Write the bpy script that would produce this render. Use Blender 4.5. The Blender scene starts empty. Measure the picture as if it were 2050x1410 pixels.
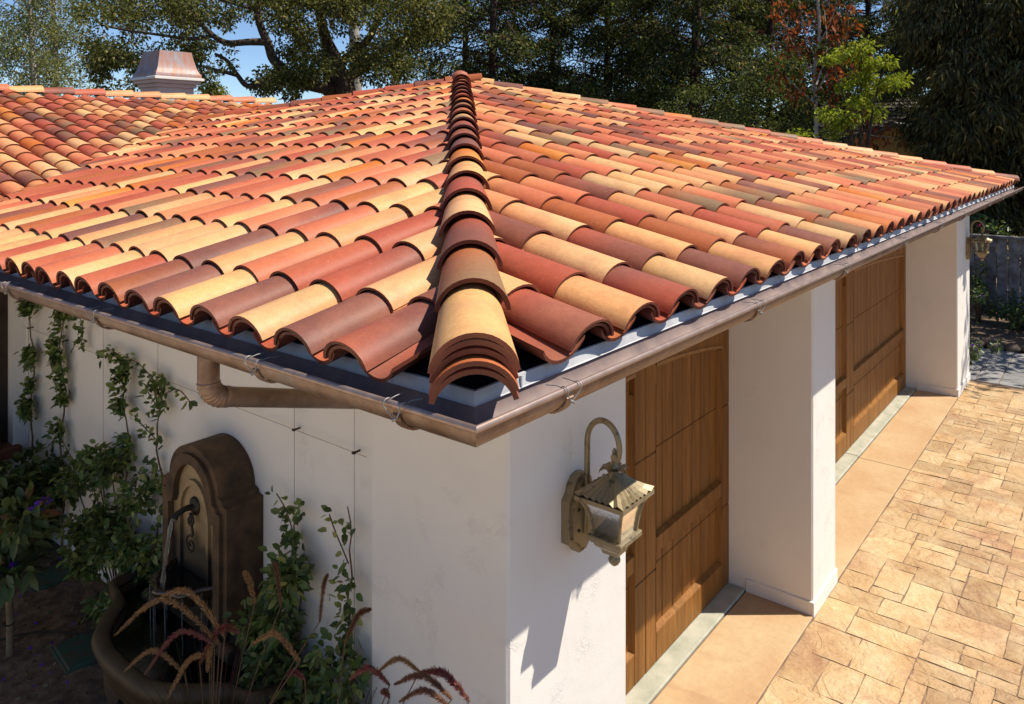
import bpy, bmesh, math, random
import numpy as np
from mathutils import Vector, Matrix

# ------------------------------------------------------------------ camera, sky, sun, exposure
scene = bpy.context.scene
COL = scene.collection
TH = 0.629504                      # heading of the lens, from the +X wall direction
CAMZ = 3.5
cam_d = bpy.data.cameras.new('camera')
cam = bpy.data.objects.new('camera', cam_d)
COL.objects.link(cam)
cam.location = (0, 0, CAMZ)
cam.rotation_euler = (math.pi / 2, 0, TH - math.pi / 2)
cam_d.sensor_width = 36.0
cam_d.lens = 1511.217 / 2050 * 36
cam_d.shift_x = (1025 - 1155) / 2050
cam_d.shift_y = -(705 - 283.473) / 2050
cam_d.clip_start = 0.05
cam_d.clip_end = 2000
scene.camera = cam

SUN = Vector((0.745, -1.0, 1.91)).normalized()      # towards the sun
world = bpy.data.worlds.new('World')
scene.world = world
world.use_nodes = True
wn = world.node_tree
sky = wn.nodes.new('ShaderNodeTexSky')
sky.sky_type = 'NISHITA'
sky.sun_disc = False
sky.sun_elevation = math.asin(SUN.z)
sky.sun_rotation = math.atan2(SUN.x, SUN.y)
sky.air_density = 1.0
sky.dust_density = 0.0
sky.altitude = 2500
sky.ozone_density = 4.5
wn.nodes['Background'].inputs['Strength'].default_value = 0.108
wn.links.new(sky.outputs[0], wn.nodes['Background'].inputs[0])

sd = bpy.data.lights.new('sun', 'SUN')
sd.energy = 5.0
sd.angle = math.radians(0.5)
sd.color = (1.0, 0.93, 0.82)
so = bpy.data.objects.new('sun', sd)
COL.objects.link(so)
so.rotation_euler = SUN.to_track_quat('Z', 'Y').to_euler()
so.location = (8, -10, 20)

scene.view_settings.view_transform = 'Standard'
scene.view_settings.look = 'None'
scene.view_settings.exposure = 0.4
scene.view_settings.gamma = 1.0
scene.view_settings.use_curve_mapping = False
scene.render.engine = 'CYCLES'
scene.cycles.max_bounces = 6
scene.cycles.diffuse_bounces = 4
scene.cycles.glossy_bounces = 3
scene.cycles.transmission_bounces = 5
scene.cycles.transparent_max_bounces = 8

random.seed(7)
RNG = np.random.default_rng(11)

# ------------------------------------------------------------------ helpers
def at(px, py, d):
    """a point of the place seen at that photo position, d metres deep (used to set out distant trees)"""
    f = 1511.217
    k = (px - 1155) / f
    c, s = math.cos(TH), math.sin(TH)
    return Vector((d * (c + k * s), d * (s - k * c), CAMZ + (283.473 - py) / f * d))

class MB:
    """collects vertices and faces, then links them as one mesh object"""
    def __init__(self):
        self.v = []; self.f = []; self.m = []; self.s = []
    def add(self, vs, fs, mat=0, smooth=False):
        o = len(self.v)
        self.v += [tuple(p) for p in vs]
        for f in fs:
            self.f.append(tuple(i + o for i in f)); self.m.append(mat); self.s.append(smooth)
    def box(self, a, b, bev=0.0, mat=0, M=None):
        x0, y0, z0 = a; x1, y1, z1 = b
        if bev <= 0:
            vs = [(x0,y0,z0),(x1,y0,z0),(x1,y1,z0),(x0,y1,z0),(x0,y0,z1),(x1,y0,z1),(x1,y1,z1),(x0,y1,z1)]
            fs = [(0,3,2,1),(4,5,6,7),(0,1,5,4),(1,2,6,5),(2,3,7,6),(3,0,4,7)]
        else:
            vs = []; idx = {}
            for i, X in enumerate((x0, x1)):
                for j, Y in enumerate((y0, y1)):
                    for k, Z in enumerate((z0, z1)):
                        sx = bev if i == 0 else -bev; sy = bev if j == 0 else -bev; sz = bev if k == 0 else -bev
                        idx[i,j,k,0] = len(vs); vs.append((X, Y+sy, Z+sz))
                        idx[i,j,k,1] = len(vs); vs.append((X+sx, Y, Z+sz))
                        idx[i,j,k,2] = len(vs); vs.append((X+sx, Y+sy, Z))
            fs = []
            for i in (0, 1):
                q = [idx[i,0,0,0], idx[i,1,0,0], idx[i,1,1,0], idx[i,0,1,0]]
                fs.append(tuple(q if i else q[::-1]))
                q = [idx[0,i,0,1], idx[0,i,1,1], idx[1,i,1,1], idx[1,i,0,1]]
                fs.append(tuple(q if i else q[::-1]))
                q = [idx[0,0,i,2], idx[1,0,i,2], idx[1,1,i,2], idx[0,1,i,2]]
                fs.append(tuple(q if i else q[::-1]))
            for i in (0, 1):
                for j in (0, 1):
                    q = [idx[i,j,0,0], idx[i,j,1,0], idx[i,j,1,1], idx[i,j,0,1]]
                    fs.append(tuple(q if i == j else q[::-1]))
                    q = [idx[i,0,j,0], idx[i,1,j,0], idx[i,1,j,2], idx[i,0,j,2]]
                    fs.append(tuple(q if i != j else q[::-1]))
                    q = [idx[0,i,j,1], idx[1,i,j,1], idx[1,i,j,2], idx[0,i,j,2]]
                    fs.append(tuple(q if i == j else q[::-1]))
                    for k in (0, 1):
                        q = [idx[i,j,k,0], idx[i,j,k,1], idx[i,j,k,2]]
                        fs.append(tuple(q if (i + j + k) % 2 else q[::-1]))
        if M is not None:
            vs = [M @ Vector(p) for p in vs]
        self.add(vs, fs, mat)
        return self
    def prism(self, pts, fn, d0, d1, mat=0, smooth=False, cap=True):
        """outline pts (2D, in order) extruded between two depths; fn(p, d) -> 3D point"""
        n = len(pts)
        vs = [fn(p, d0) for p in pts] + [fn(p, d1) for p in pts]
        fs = [(i, (i+1) % n, n + (i+1) % n, n + i) for i in range(n)]
        self.add(vs, fs, mat, smooth)
        if cap:
            self.add([fn(p, d0) for p in pts], [tuple(range(n))[::-1]], mat)
            self.add([fn(p, d1) for p in pts], [tuple(range(n))], mat)
        return self
    def tube(self, path, r, seg=8, mat=0, cap=True, smooth=True):
        P = [Vector(p) for p in path]; n = len(P)
        R = r if hasattr(r, '__len__') else [r] * n
        vs = []; up = None
        for i in range(n):
            t = (P[min(i+1, n-1)] - P[max(i-1, 0)])
            t = t.normalized() if t.length > 1e-9 else Vector((0,0,1))
            if up is None:
                up = t.orthogonal().normalized()
            else:
                up = (up - t * up.dot(t))
                up = up.normalized() if up.length > 1e-6 else t.orthogonal().normalized()
            w = t.cross(up)
            for k in range(seg):
                a = 2 * math.pi * k / seg
                vs.append(P[i] + (up * math.cos(a) + w * math.sin(a)) * R[i])
        fs = []
        for i in range(n-1):
            for k in range(seg):
                a = i*seg + k; b = i*seg + (k+1) % seg
                fs.append((a, b, b+seg, a+seg))
        self.add(vs, fs, mat, smooth)
        if cap:
            self.add(vs[:seg], [tuple(range(seg))[::-1]], mat)
            self.add(vs[-seg:], [tuple(range(seg))], mat)
        return self
    def lathe(self, prof, c, seg=16, mat=0, smooth=True, a0=0.0, a1=2*math.pi, sx=1.0, sy=1.0):
        full = abs(a1 - a0 - 2*math.pi) < 1e-6
        n = seg if full else seg + 1
        vs = []
        for r, z in prof:
            for k in range(n):
                a = a0 + (a1 - a0) * k / seg
                vs.append((c[0] + r*math.cos(a)*sx, c[1] + r*math.sin(a)*sy, c[2] + z))
        fs = []
        for i in range(len(prof)-1):
            for k in range(seg):
                a = i*n + k; b = i*n + (k+1) % n
                fs.append((a, b, b+n, a+n))
        self.add(vs, fs, mat, smooth)
        return self
    def mesh(self, name, mats):
        me = bpy.data.meshes.new(name)
        me.from_pydata(self.v, [], self.f)
        for m in (mats if isinstance(mats, (list, tuple)) else [mats]):
            me.materials.append(m)
        me.polygons.foreach_set('material_index', self.m)
        me.polygons.foreach_set('use_smooth', self.s)
        me.update()
        return me
    def build(self, name, mats, parent=None, **tags):
        return link(name, self.mesh(name, mats), parent, **tags)

def tag(o, label=None, cat=None, group=None, kind=None):
    if label: o['label'] = label
    if cat: o['category'] = cat
    if group: o['group'] = group
    if kind: o['kind'] = kind
    return o

WORLD = {}
def link(name, data, parent=None, **t):
    o = bpy.data.objects.new(name, data)
    COL.objects.link(o)
    if parent is not None:
        o.parent = parent      # meshes are written in world coordinates; a thing's Empty stands at its base
        o.matrix_parent_inverse = Matrix.Translation(-WORLD.get(parent.name, Vector((0, 0, 0))))
    tag(o, **t)
    return o

def thing(name, label, cat, loc=(0,0,0), group=None):
    o = bpy.data.objects.new(name, None)
    COL.objects.link(o)
    o.location = loc
    o.empty_display_size = 0.1
    WORLD[o.name] = Vector(loc)
    tag(o, label, cat, group)
    return o

def np_mesh(name, V, F, mat, col=None, smooth=False):
    V = np.asarray(V, dtype=np.float32); F = np.asarray(F, dtype=np.int32)
    me = bpy.data.meshes.new(name)
    k = F.shape[1]
    me.vertices.add(len(V)); me.vertices.foreach_set('co', V.ravel())
    me.loops.add(F.size); me.loops.foreach_set('vertex_index', F.ravel())
    me.polygons.add(len(F)); me.polygons.foreach_set('loop_start', np.arange(0, F.size, k, dtype=np.int32))
    me.polygons.foreach_set('loop_total', np.full(len(F), k, dtype=np.int32))
    if smooth: me.polygons.foreach_set('use_smooth', np.ones(len(F), dtype=bool))
    if col is not None:
        a = me.color_attributes.new('tcol', 'FLOAT_COLOR', 'POINT')
        c = np.ones((len(V), 4), dtype=np.float32); c[:, :3] = col
        a.data.foreach_set('color', c.ravel())
    me.materials.append(mat)
    me.update(calc_edges=True)
    return me

# ------------------------------------------------------------------ materials
def new_mat(name):
    m = bpy.data.materials.new(name); m.use_nodes = True
    nt = m.node_tree
    return m, nt, nt.nodes['Principled BSDF']

def nd(nt, typ, **kw):
    n = nt.nodes.new(typ)
    for k, v in kw.items():
        if k in n.inputs: n.inputs[k].default_value = v
        else: setattr(n, k, v)
    return n

def noise(nt, scale, detail=4, rough=.55, vec=None, dist=0.0):
    n = nd(nt, 'ShaderNodeTexNoise'); n.inputs['Scale'].default_value = scale
    n.inputs['Detail'].default_value = detail; n.inputs['Roughness'].default_value = rough
    n.inputs['Distortion'].default_value = dist
    if vec is not None: nt.links.new(vec, n.inputs['Vector'])
    return n.outputs['Fac']

def ramp(nt, fac, stops):
    r = nd(nt, 'ShaderNodeValToRGB')
    el = r.color_ramp.elements
    while len(el) < len(stops): el.new(0.5)
    for e, (p, c) in zip(el, stops):
        e.position = p; e.color = (*c, 1) if len(c) == 3 else c
    nt.links.new(fac, r.inputs[0])
    return r.outputs[0]

def mix(nt, fac, a, b, mode='MIX'):
    m = nd(nt, 'ShaderNodeMix'); m.data_type = 'RGBA'; m.blend_type = mode
    for key, val in ((0, fac), (6, a), (7, b)):
        if isinstance(val, (int, float)): m.inputs[key].default_value = val
        elif isinstance(val, tuple): m.inputs[key].default_value = (*val, 1) if len(val) == 3 else val
        else: nt.links.new(val, m.inputs[key])
    return m.outputs[2]

def math_n(nt, op, a, b=None, clamp=False):
    m = nd(nt, 'ShaderNodeMath', operation=op); m.use_clamp = clamp
    for i, val in enumerate((a, b)):
        if val is None: continue
        if isinstance(val, (int, float)): m.inputs[i].default_value = val
        else: nt.links.new(val, m.inputs[i])
    return m.outputs[0]

def bump(nt, bsdf, height, strength=.3, dist=.01, normal=None):
    b = nd(nt, 'ShaderNodeBump'); b.inputs['Strength'].default_value = strength; b.inputs['Distance'].default_value = dist
    nt.links.new(height, b.inputs['Height'])
    if normal is not None: nt.links.new(normal, b.inputs['Normal'])
    nt.links.new(b.outputs[0], bsdf.inputs['Normal'])
    return b.outputs[0]

def geo_pos(nt):
    return nd(nt, 'ShaderNodeNewGeometry').outputs['Position']

def simple(name, c1, c2=None, scale=8, rough=.6, metal=0.0, bmp=None, spec=.3, rnd=0.0, detail=5, lo=.35, hi=.65):
    m, nt, b = new_mat(name)
    pos = geo_pos(nt)
    c2 = c2 or tuple(x * .8 for x in c1)
    fac = noise(nt, scale, detail, vec=pos)
    col = ramp(nt, fac, [(lo, c1), (hi, c2)])
    if rnd:
        oi = nd(nt, 'ShaderNodeObjectInfo')
        v = math_n(nt, 'ADD', math_n(nt, 'MULTIPLY', oi.outputs['Random'], rnd), 1 - rnd/2)
        hsv = nd(nt, 'ShaderNodeHueSaturation'); nt.links.new(col, hsv.inputs['Color']); nt.links.new(v, hsv.inputs['Value'])
        col = hsv.outputs[0]
    nt.links.new(col, b.inputs['Base Color'])
    b.inputs['Roughness'].default_value = rough; b.inputs['Metallic'].default_value = metal
    b.inputs['Specular IOR Level'].default_value = spec
    if bmp: bump(nt, b, noise(nt, bmp[0], 6, .6, vec=pos), bmp[1], bmp[2] if len(bmp) > 2 else .01)
    return m

def mat_tile():
    m, nt, b = new_mat('clay_tile')
    pos = geo_pos(nt)
    at_ = nd(nt, 'ShaderNodeAttribute', attribute_name='tcol')
    f1 = noise(nt, 9, 5, .6, vec=pos); f2 = noise(nt, 140, 3, .7, vec=pos); f3 = noise(nt, 38, 4, .6, vec=pos)
    fm = noise(nt, 3.6, 4, .6, vec=pos, dist=.4)
    c = mix(nt, math_n(nt, 'MULTIPLY', ramp(nt, f1, [(.48, (0,0,0)), (.78, (1,1,1))]), .32), at_.outputs['Color'], (.36, .12, .065))
    c = mix(nt, math_n(nt, 'MULTIPLY', ramp(nt, fm, [(.52, (0,0,0)), (.74, (1,1,1))]), .42), c, mix(nt, 1.0, c, (.62, .60, .66), 'MULTIPLY'))
    c = mix(nt, math_n(nt, 'MULTIPLY', ramp(nt, noise(nt, 2.9, 3, .5, vec=pos), [(.55, (0,0,0)), (.72, (1,1,1))]), .35), c, (.52, .20, .10))
    c = mix(nt, 1.0, c, ramp(nt, f3, [(.3, (.92,.9,.88)), (.7, (1.05,1.05,1.05))]), 'MULTIPLY')
    c = mix(nt, 1.0, c, ramp(nt, f2, [(.3, (.88,.87,.86)), (.55, (1,1,1)), (.75, (1.08,1.08,1.07))]), 'MULTIPLY')
    spots = ramp(nt, noise(nt, 60, 2, .5, vec=pos), [(.74, (0,0,0)), (.8, (1,1,1))])
    c = mix(nt, math_n(nt, 'MULTIPLY', spots, .35), c, (.75, .62, .48))
    nt.links.new(c, b.inputs['Base Color'])
    b.inputs['Roughness'].default_value = .56
    b.inputs['Specular IOR Level'].default_value = .3
    bump(nt, b, math_n(nt, 'ADD', math_n(nt, 'MULTIPLY', f2, .5), f3), .25, .004)
    return m

def mat_stucco(name, c1=(.80,.76,.69), c2=(.74,.70,.63)):
    m, nt, b = new_mat(name)
    pos = geo_pos(nt)
    big = noise(nt, 1.3, 4, .6, vec=pos)
    col = ramp(nt, big, [(.3, c1), (.75, c2)])
    grime = ramp(nt, noise(nt, 5, 5, .65, vec=pos, dist=.6), [(.62, (1,1,1)), (.85, (.95,.94,.92))])
    col = mix(nt, 1.0, col, grime, 'MULTIPLY')
    nt.links.new(col, b.inputs['Base Color'])
    b.inputs['Roughness'].default_value = .85; b.inputs['Specular IOR Level'].default_value = .15
    # trowel work: smooth coat, with raised and torn patches here and there
    patch = ramp(nt, noise(nt, 4.2, 2, .5, vec=pos), [(.55, (0,0,0)), (.64, (1,1,1))])
    rip = ramp(nt, noise(nt, 13, 5, .68, vec=pos, dist=1.2), [(.455, (0,0,0)), (.495, (1,1,1)), (.535, (0,0,0))])
    h = math_n(nt, 'MULTIPLY', math_n(nt, 'MULTIPLY', patch, rip), .26)
    h = math_n(nt, 'ADD', h, math_n(nt, 'MULTIPLY', noise(nt, 7, 3, .5, vec=pos), .7))
    h = math_n(nt, 'ADD', h, math_n(nt, 'MULTIPLY', noise(nt, 120, 3, .6, vec=pos), .12))
    bump(nt, b, h, .6, .007)
    return m

def mat_leaf(name, trans=.3, rough=.6, spec=.12):
    m, nt, b = new_mat(name)
    a = nd(nt, 'ShaderNodeAttribute', attribute_name='tcol')
    nt.links.new(a.outputs['Color'], b.inputs['Base Color'])
    b.inputs['Roughness'].default_value = rough; b.inputs['Specular IOR Level'].default_value = spec
    t = nd(nt, 'ShaderNodeBsdfTranslucent')
    br = mix(nt, 1.0, a.outputs['Color'], (1.5, 1.55, .8), 'MULTIPLY')
    nt.links.new(br, t.inputs['Color'])
    ms = nd(nt, 'ShaderNodeMixShader'); ms.inputs[0].default_value = trans
    nt.links.new(b.outputs[0], ms.inputs[1]); nt.links.new(t.outputs[0], ms.inputs[2])
    nt.links.new(ms.outputs[0], nt.nodes['Material Output'].inputs[0])
    return m

def mat_wood():
    m, nt, b = new_mat('mahogany')
    pos = geo_pos(nt)
    mp = nd(nt, 'ShaderNodeMapping'); mp.inputs['Scale'].default_value = (14, 14, .8); nt.links.new(pos, mp.inputs['Vector'])
    oi = nd(nt, 'ShaderNodeObjectInfo')
    off = nd(nt, 'ShaderNodeVectorMath', operation='ADD'); nt.links.new(mp.outputs[0], off.inputs[0])
    sc = nd(nt, 'ShaderNodeVectorMath', operation='SCALE'); sc.inputs[0].default_value = (0, 0, 0); nt.links.new(oi.outputs['Random'], sc.inputs['Scale'])
    nt.links.new(sc.outputs[0], off.inputs[1])
    f = noise(nt, 2.2, 6, .65, vec=off.outputs[0], dist=.6)
    fine = noise(nt, 9, 4, .6, vec=off.outputs[0])
    col = ramp(nt, f, [(.25, (.16,.064,.013)), (.5, (.25,.108,.024)), (.78, (.34,.16,.042))])
    col = mix(nt, 1.0, col, ramp(nt, fine, [(.3, (.8,.78,.75)), (.7, (1.1,1.08,1.05))]), 'MULTIPLY')
    hsv = nd(nt, 'ShaderNodeHueSaturation'); nt.links.new(col, hsv.inputs['Color'])
    mx = nd(nt, 'ShaderNodeMapping'); mx.inputs['Scale'].default_value = (7.1, 0, 0); nt.links.new(pos, mx.inputs['Vector'])
    tone = noise(nt, 1.0, 1, .5, vec=mx.outputs[0])      # boards differ in tone, each the same over its whole height
    nt.links.new(math_n(nt, 'ADD', math_n(nt, 'MULTIPLY', tone, .9), .52), hsv.inputs['Value'])
    nt.links.new(hsv.outputs[0], b.inputs['Base Color'])
    b.inputs['Roughness'].default_value = .5; b.inputs['Specular IOR Level'].default_value = .2
    bump(nt, b, fine, .12, .002)
    return m

def mat_copper():
    m, nt, b = new_mat('weathered_copper')
    pos = geo_pos(nt)
    f = noise(nt, 5, 6, .65, vec=pos, dist=.5)
    col = ramp(nt, f, [(.25, (.15,.09,.06)), (.45, (.235,.16,.115)), (.62, (.32,.235,.185)), (.8, (.28,.245,.235))])
    st = noise(nt, 40, 4, .6, vec=pos)
    col = mix(nt, 1.0, col, ramp(nt, st, [(.3, (.8,.78,.78)), (.7, (1.12,1.1,1.08))]), 'MULTIPLY')
    nt.links.new(col, b.inputs['Base Color'])
    b.inputs['Metallic'].default_value = .75
    rr = ramp(nt, f, [(.2, (.38,)*3), (.8, (.55,)*3)])
    nt.links.new(rr, b.inputs['Roughness'])
    bump(nt, b, noise(nt, 3, 3, .5, vec=pos), .12, .01)
    return m

def mat_apron():
    m, nt, b = new_mat('stained_concrete')
    pos = geo_pos(nt)
    col = ramp(nt, noise(nt, 1.5, 5, .6, vec=pos), [(.28, (.54,.39,.225)), (.5, (.50,.335,.18)), (.75, (.43,.25,.125))])
    mp = nd(nt, 'ShaderNodeMapping'); mp.inputs['Scale'].default_value = (1.3, .35, 1); nt.links.new(pos, mp.inputs['Vector'])
    st = ramp(nt, noise(nt, 2.3, 5, .7, vec=mp.outputs[0], dist=.5), [(.58, (0,0,0)), (.74, (1,1,1))])
    col = mix(nt, math_n(nt, 'MULTIPLY', st, .42), col, (.30, .145, .085))
    col = mix(nt, 1.0, col, ramp(nt, noise(nt, 26, 5, .7, vec=pos), [(.3, (.92,.91,.9)), (.7, (1.06,1.06,1.05))]), 'MULTIPLY')
    sp = ramp(nt, noise(nt, 48, 2, .5, vec=pos), [(.76, (1,1,1)), (.8, (.6,.5,.45))])
    col = mix(nt, 1.0, col, sp, 'MULTIPLY')
    nt.links.new(col, b.inputs['Base Color'])
    b.inputs['Roughness'].default_value = .68; b.inputs['Specular IOR Level'].default_value = .22
    bump(nt, b, math_n(nt, 'ADD', noise(nt, 90, 4, .6, vec=pos), noise(nt, 9, 3, .5, vec=pos)), .2, .004)
    return m

def mat_hood():
    m, nt, b = new_mat('patinated_copper')
    pos = geo_pos(nt)
    mp = nd(nt, 'ShaderNodeMapping'); mp.inputs['Scale'].default_value = (9, 9, 1.6); nt.links.new(pos, mp.inputs['Vector'])
    f = noise(nt, 1.6, 5, .65, vec=mp.outputs[0])
    col = ramp(nt, f, [(.3, (.36,.14,.085)), (.48, (.34,.19,.15)), (.62, (.27,.25,.26)), (.8, (.36,.35,.36))])
    nt.links.new(col, b.inputs['Base Color'])
    b.inputs['Metallic'].default_value = .2; b.inputs['Roughness'].default_value = .55
    return m

def mat_stone_paving(name, warm=True):
    m, nt, b = new_mat(name)
    pos = geo_pos(nt)
    oi = nd(nt, 'ShaderNodeObjectInfo')
    f = noise(nt, 3.2, 6, .62, vec=pos)
    col = ramp(nt, f, [(.25, (.42,.245,.12)), (.45, (.52,.345,.175)), (.6, (.57,.41,.23)), (.8, (.61,.485,.32))])
    stain = ramp(nt, noise(nt, 1.7, 5, .7, vec=pos, dist=.8), [(.50, (0,0,0)), (.70, (1,1,1))])
    col = mix(nt, math_n(nt, 'MULTIPLY', stain, .62), col, (.30, .14, .085))
    pale = ramp(nt, noise(nt, 6, 5, .7, vec=pos), [(.58, (0,0,0)), (.72, (1,1,1))])
    col = mix(nt, math_n(nt, 'MULTIPLY', pale, .45), col, (.60, .49, .33))
    col = mix(nt, 1.0, col, ramp(nt, noise(nt, 60, 4, .7, vec=pos), [(.3, (.82,.8,.78)), (.7, (1.1,1.1,1.1))]), 'MULTIPLY')
    hsv = nd(nt, 'ShaderNodeHueSaturation'); nt.links.new(col, hsv.inputs['Color'])
    nt.links.new(math_n(nt, 'ADD', math_n(nt, 'MULTIPLY', oi.outputs['Random'], .34), .80), hsv.inputs['Value'])
    nt.links.new(hsv.outputs[0], b.inputs['Base Color'])
    b.inputs['Roughness'].default_value = .7; b.inputs['Specular IOR Level'].default_value = .25
    vo = nd(nt, 'ShaderNodeTexNoise'); vo.inputs['Scale'].default_value = 5; vo.inputs['Detail'].default_value = 5; vo.inputs['Distortion'].default_value = 2.2
    nt.links.new(pos, vo.inputs['Vector'])
    h = math_n(nt, 'ADD', ramp(nt, vo.outputs['Fac'], [(.42, (0,0,0)), (.5, (.6,)*3), (.56, (.7,)*3), (.6, (1,1,1))]), math_n(nt, 'MULTIPLY', noise(nt, 45, 4, .6, vec=pos), .3))
    bump(nt, b, h, .7, .009)
    return m

M = {}
M['tile'] = mat_tile()
M['stucco'] = mat_stucco('stucco')
M['stucco_side'] = M['stucco']
M['wood'] = mat_wood()
M['woodlight'] = simple('lit_wood_edge', (.36,.18,.06), (.27,.125,.036), 20, .5, spec=.25)  # lighter wood colour, painted as an edge catching the light
M['copper'] = mat_copper()
M['hood'] = mat_hood()
M['bead'] = simple('bright_copper_bead', (.46,.33,.27), (.33,.235,.19), 16, .38, .6, (30,.1,.003))
M['lining'] = simple('oxidised_gutter_lining', (.29,.215,.185), (.17,.125,.12), 7, .6, .1, (20,.1,.003))
M['flash'] = simple('zinc_flashing', (.60,.595,.59), (.45,.445,.45), 9, .6, .0, (30,.1,.003))
M['dark'] = simple('roof_underlay', (.010,.009,.014), (.016,.014,.02), 6, .95, spec=0.0)
M['deck'] = simple('roof_boarding', (.10,.055,.04), (.06,.04,.03), 5, .9)
M['paving'] = mat_stone_paving('stamped_stone')
M['joint'] = simple('paving_joint', (.27,.18,.115), (.17,.11,.07), 9, .9, bmp=(60,.3,.005))
M['apron'] = mat_apron()
M['bounce_ground'] = simple('sandy_bounce', (.60,.47,.31), (.50,.38,.25), 3, .85, bmp=(60,.3,.004))  # pale colour of the added ground that throws light back
M['sill'] = simple('pale_concrete', (.46,.44,.35), (.30,.31,.23), 9, .8, bmp=(50,.25,.004), lo=.35, hi=.75)
M['bronze'] = simple('aged_brass', (.27,.215,.125), (.075,.055,.032), 30, .4, .35, (60,.15,.002), lo=.56, hi=.72)
M['iron'] = simple('dark_iron', (.03,.025,.02), (.06,.045,.03), 20, .5, .5, (40,.2,.003))
M['wire'] = simple('steel_wire', (.36,.35,.33), (.27,.27,.26), 20, .45, .4)
M['trunkpale'] = simple('young_stem', (.24,.165,.09), (.14,.095,.055), 16, .8)
M['fstone'] = simple('cast_stone', (.12,.07,.036), (.03,.02,.012), 9, .7, bmp=(55,.35,.006), lo=.3, hi=.7)
def mat_niche():
    m, nt, b = new_mat('niche_stone')
    pos = geo_pos(nt)
    col = ramp(nt, noise(nt, 5, 5, .6, vec=pos), [(.35, (.40,.275,.13)), (.7, (.17,.115,.055))])
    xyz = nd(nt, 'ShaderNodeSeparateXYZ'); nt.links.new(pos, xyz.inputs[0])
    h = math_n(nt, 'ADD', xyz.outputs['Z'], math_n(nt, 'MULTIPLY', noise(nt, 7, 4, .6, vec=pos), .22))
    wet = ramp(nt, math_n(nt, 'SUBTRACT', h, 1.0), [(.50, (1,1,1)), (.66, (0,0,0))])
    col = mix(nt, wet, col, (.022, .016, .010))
    nt.links.new(col, b.inputs['Base Color']); b.inputs['Roughness'].default_value = .55
    bump(nt, b, noise(nt, 40, 5, .6, vec=pos), .3, .005)
    return m
M['fniche'] = mat_niche()
M['frim'] = simple('mossy_rim_stone', (.085,.058,.026), (.04,.026,.014), 6, .55, bmp=(45,.35,.006), lo=.3, hi=.7)
M['wetstone'] = simple('wet_stone', (.02,.014,.009), (.035,.022,.012), 9, .18, bmp=(35,.3,.006), spec=.6)
M['soil'] = simple('garden_soil', (.22,.15,.095), (.09,.06,.04), 14, .95, bmp=(70,.8,.02))
M['earth'] = simple('dry_earth', (.16,.12,.08), (.09,.075,.045), 2, .95, bmp=(20,.5,.02))
M['bark'] = simple('oak_bark', (.10,.07,.045), (.045,.032,.024), 12, .9, bmp=(26,.8,.02))
M['barkpale'] = simple('pale_bark', (.40,.37,.31), (.24,.21,.17), 8, .85, bmp=(20,.4,.01))
M['barkred'] = simple('redwood_bark', (.075,.04,.026), (.03,.018,.013), 10, .95, bmp=(14,.9,.02))
M['stem'] = simple('vine_stem', (.16,.09,.05), (.08,.05,.03), 30, .8)
M['fence'] = simple('weathered_board', (.22,.215,.225), (.10,.09,.09), 7, .85, bmp=(30,.4,.006), rnd=.4)
M['greenbox'] = simple('valve_box_plastic', (.035,.085,.055), (.07,.06,.04), 14, .7, lo=.45, hi=.6)
M['socket'] = simple('grey_plastic', (.24,.25,.25), (.19,.2,.2), 20, .5)
M['brick'] = simple('sill_brick', (.24,.10,.055), (.15,.065,.04), 14, .85, bmp=(60,.4,.005), rnd=.4)
M['window'] = simple('dark_window', (.012,.013,.016), (.018,.018,.02), 5, .12, spec=.6)
M['frame'] = simple('dark_frame', (.05,.03,.02), (.03,.02,.015), 10, .5)
M['grey_paver'] = simple('grey_paver', (.27,.26,.25), (.2,.195,.19), 8, .8, bmp=(60,.3,.004), rnd=.3)
M['rock'] = simple('garden_rock', (.17,.12,.085), (.09,.07,.055), 8, .85, bmp=(24,.6,.02), rnd=.4)
M['yellow'] = simple('ochre_wall', (.55,.36,.12), (.46,.29,.09), 3, .9)
M['shingle'] = simple('wood_shingle', (.18,.15,.13), (.1,.085,.075), 30, .9, bmp=(40,.6,.02), rnd=.4)
M['pink'] = simple('chimney_plaster', (.66,.50,.42), (.59,.44,.37), 5, .85, bmp=(60,.2,.004))
M['leaf'] = mat_leaf('leaf', .28)
M['leafglossy'] = mat_leaf('glossy_leaf', .2, .4, .35)
M['plume'] = mat_leaf('grass_plume', .35, .8, .1)

def mat_glass(name, col, rough, alpha_t):
    m, nt, b = new_mat(name)
    b.inputs['Base Color'].default_value = (*col, 1); b.inputs['Roughness'].default_value = rough
    b.inputs['Transmission Weight'].default_value = alpha_t; b.inputs['IOR'].default_value = 1.33 if 'water' in name else 1.2
    pos = geo_pos(nt)
    bump(nt, b, noise(nt, 30 if 'water' in name else 90, 3, .6, vec=pos), .2, .004)
    return m
M['seeded'] = mat_glass('seeded_glass', (.84,.80,.66), .12, .97)
M['water'] = mat_glass('water', (.92,.97,.95), .03, .95)
M['pool'] = simple('basin_water', (.004,.004,.004), (.006,.006,.005), 5, .06, spec=.5, bmp=(22,.25,.006))
# ------------------------------------------------------------------ the place: measures
MS = 0.243                                  # roof slope
UG, VG, ZG = 1.314, 1.254, 2.81             # gutter rim: near corner
UE = 13.1                                   # far end of the long eave
VW, UW = 1.867, 2.168                       # outer faces of the door wall and of the planted wall
VD = 2.53                                   # face of the garage doors
WV = 6.03                                   # rim of the wing's eave
GZ = 0.63                                   # level of the planted bed
APEX = (7.2, 7.16)
WR = 11.2                                   # ridge of the wing
DECK0 = 2.846
def zl(u): return DECK0 + MS * (u - 1.44)                 # garage, planted side
def zr(v): return DECK0 + MS * (v - 1.38)                 # garage, door side
def zw(v): return DECK0 + MS * (v - 6.16)                 # wing

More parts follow.
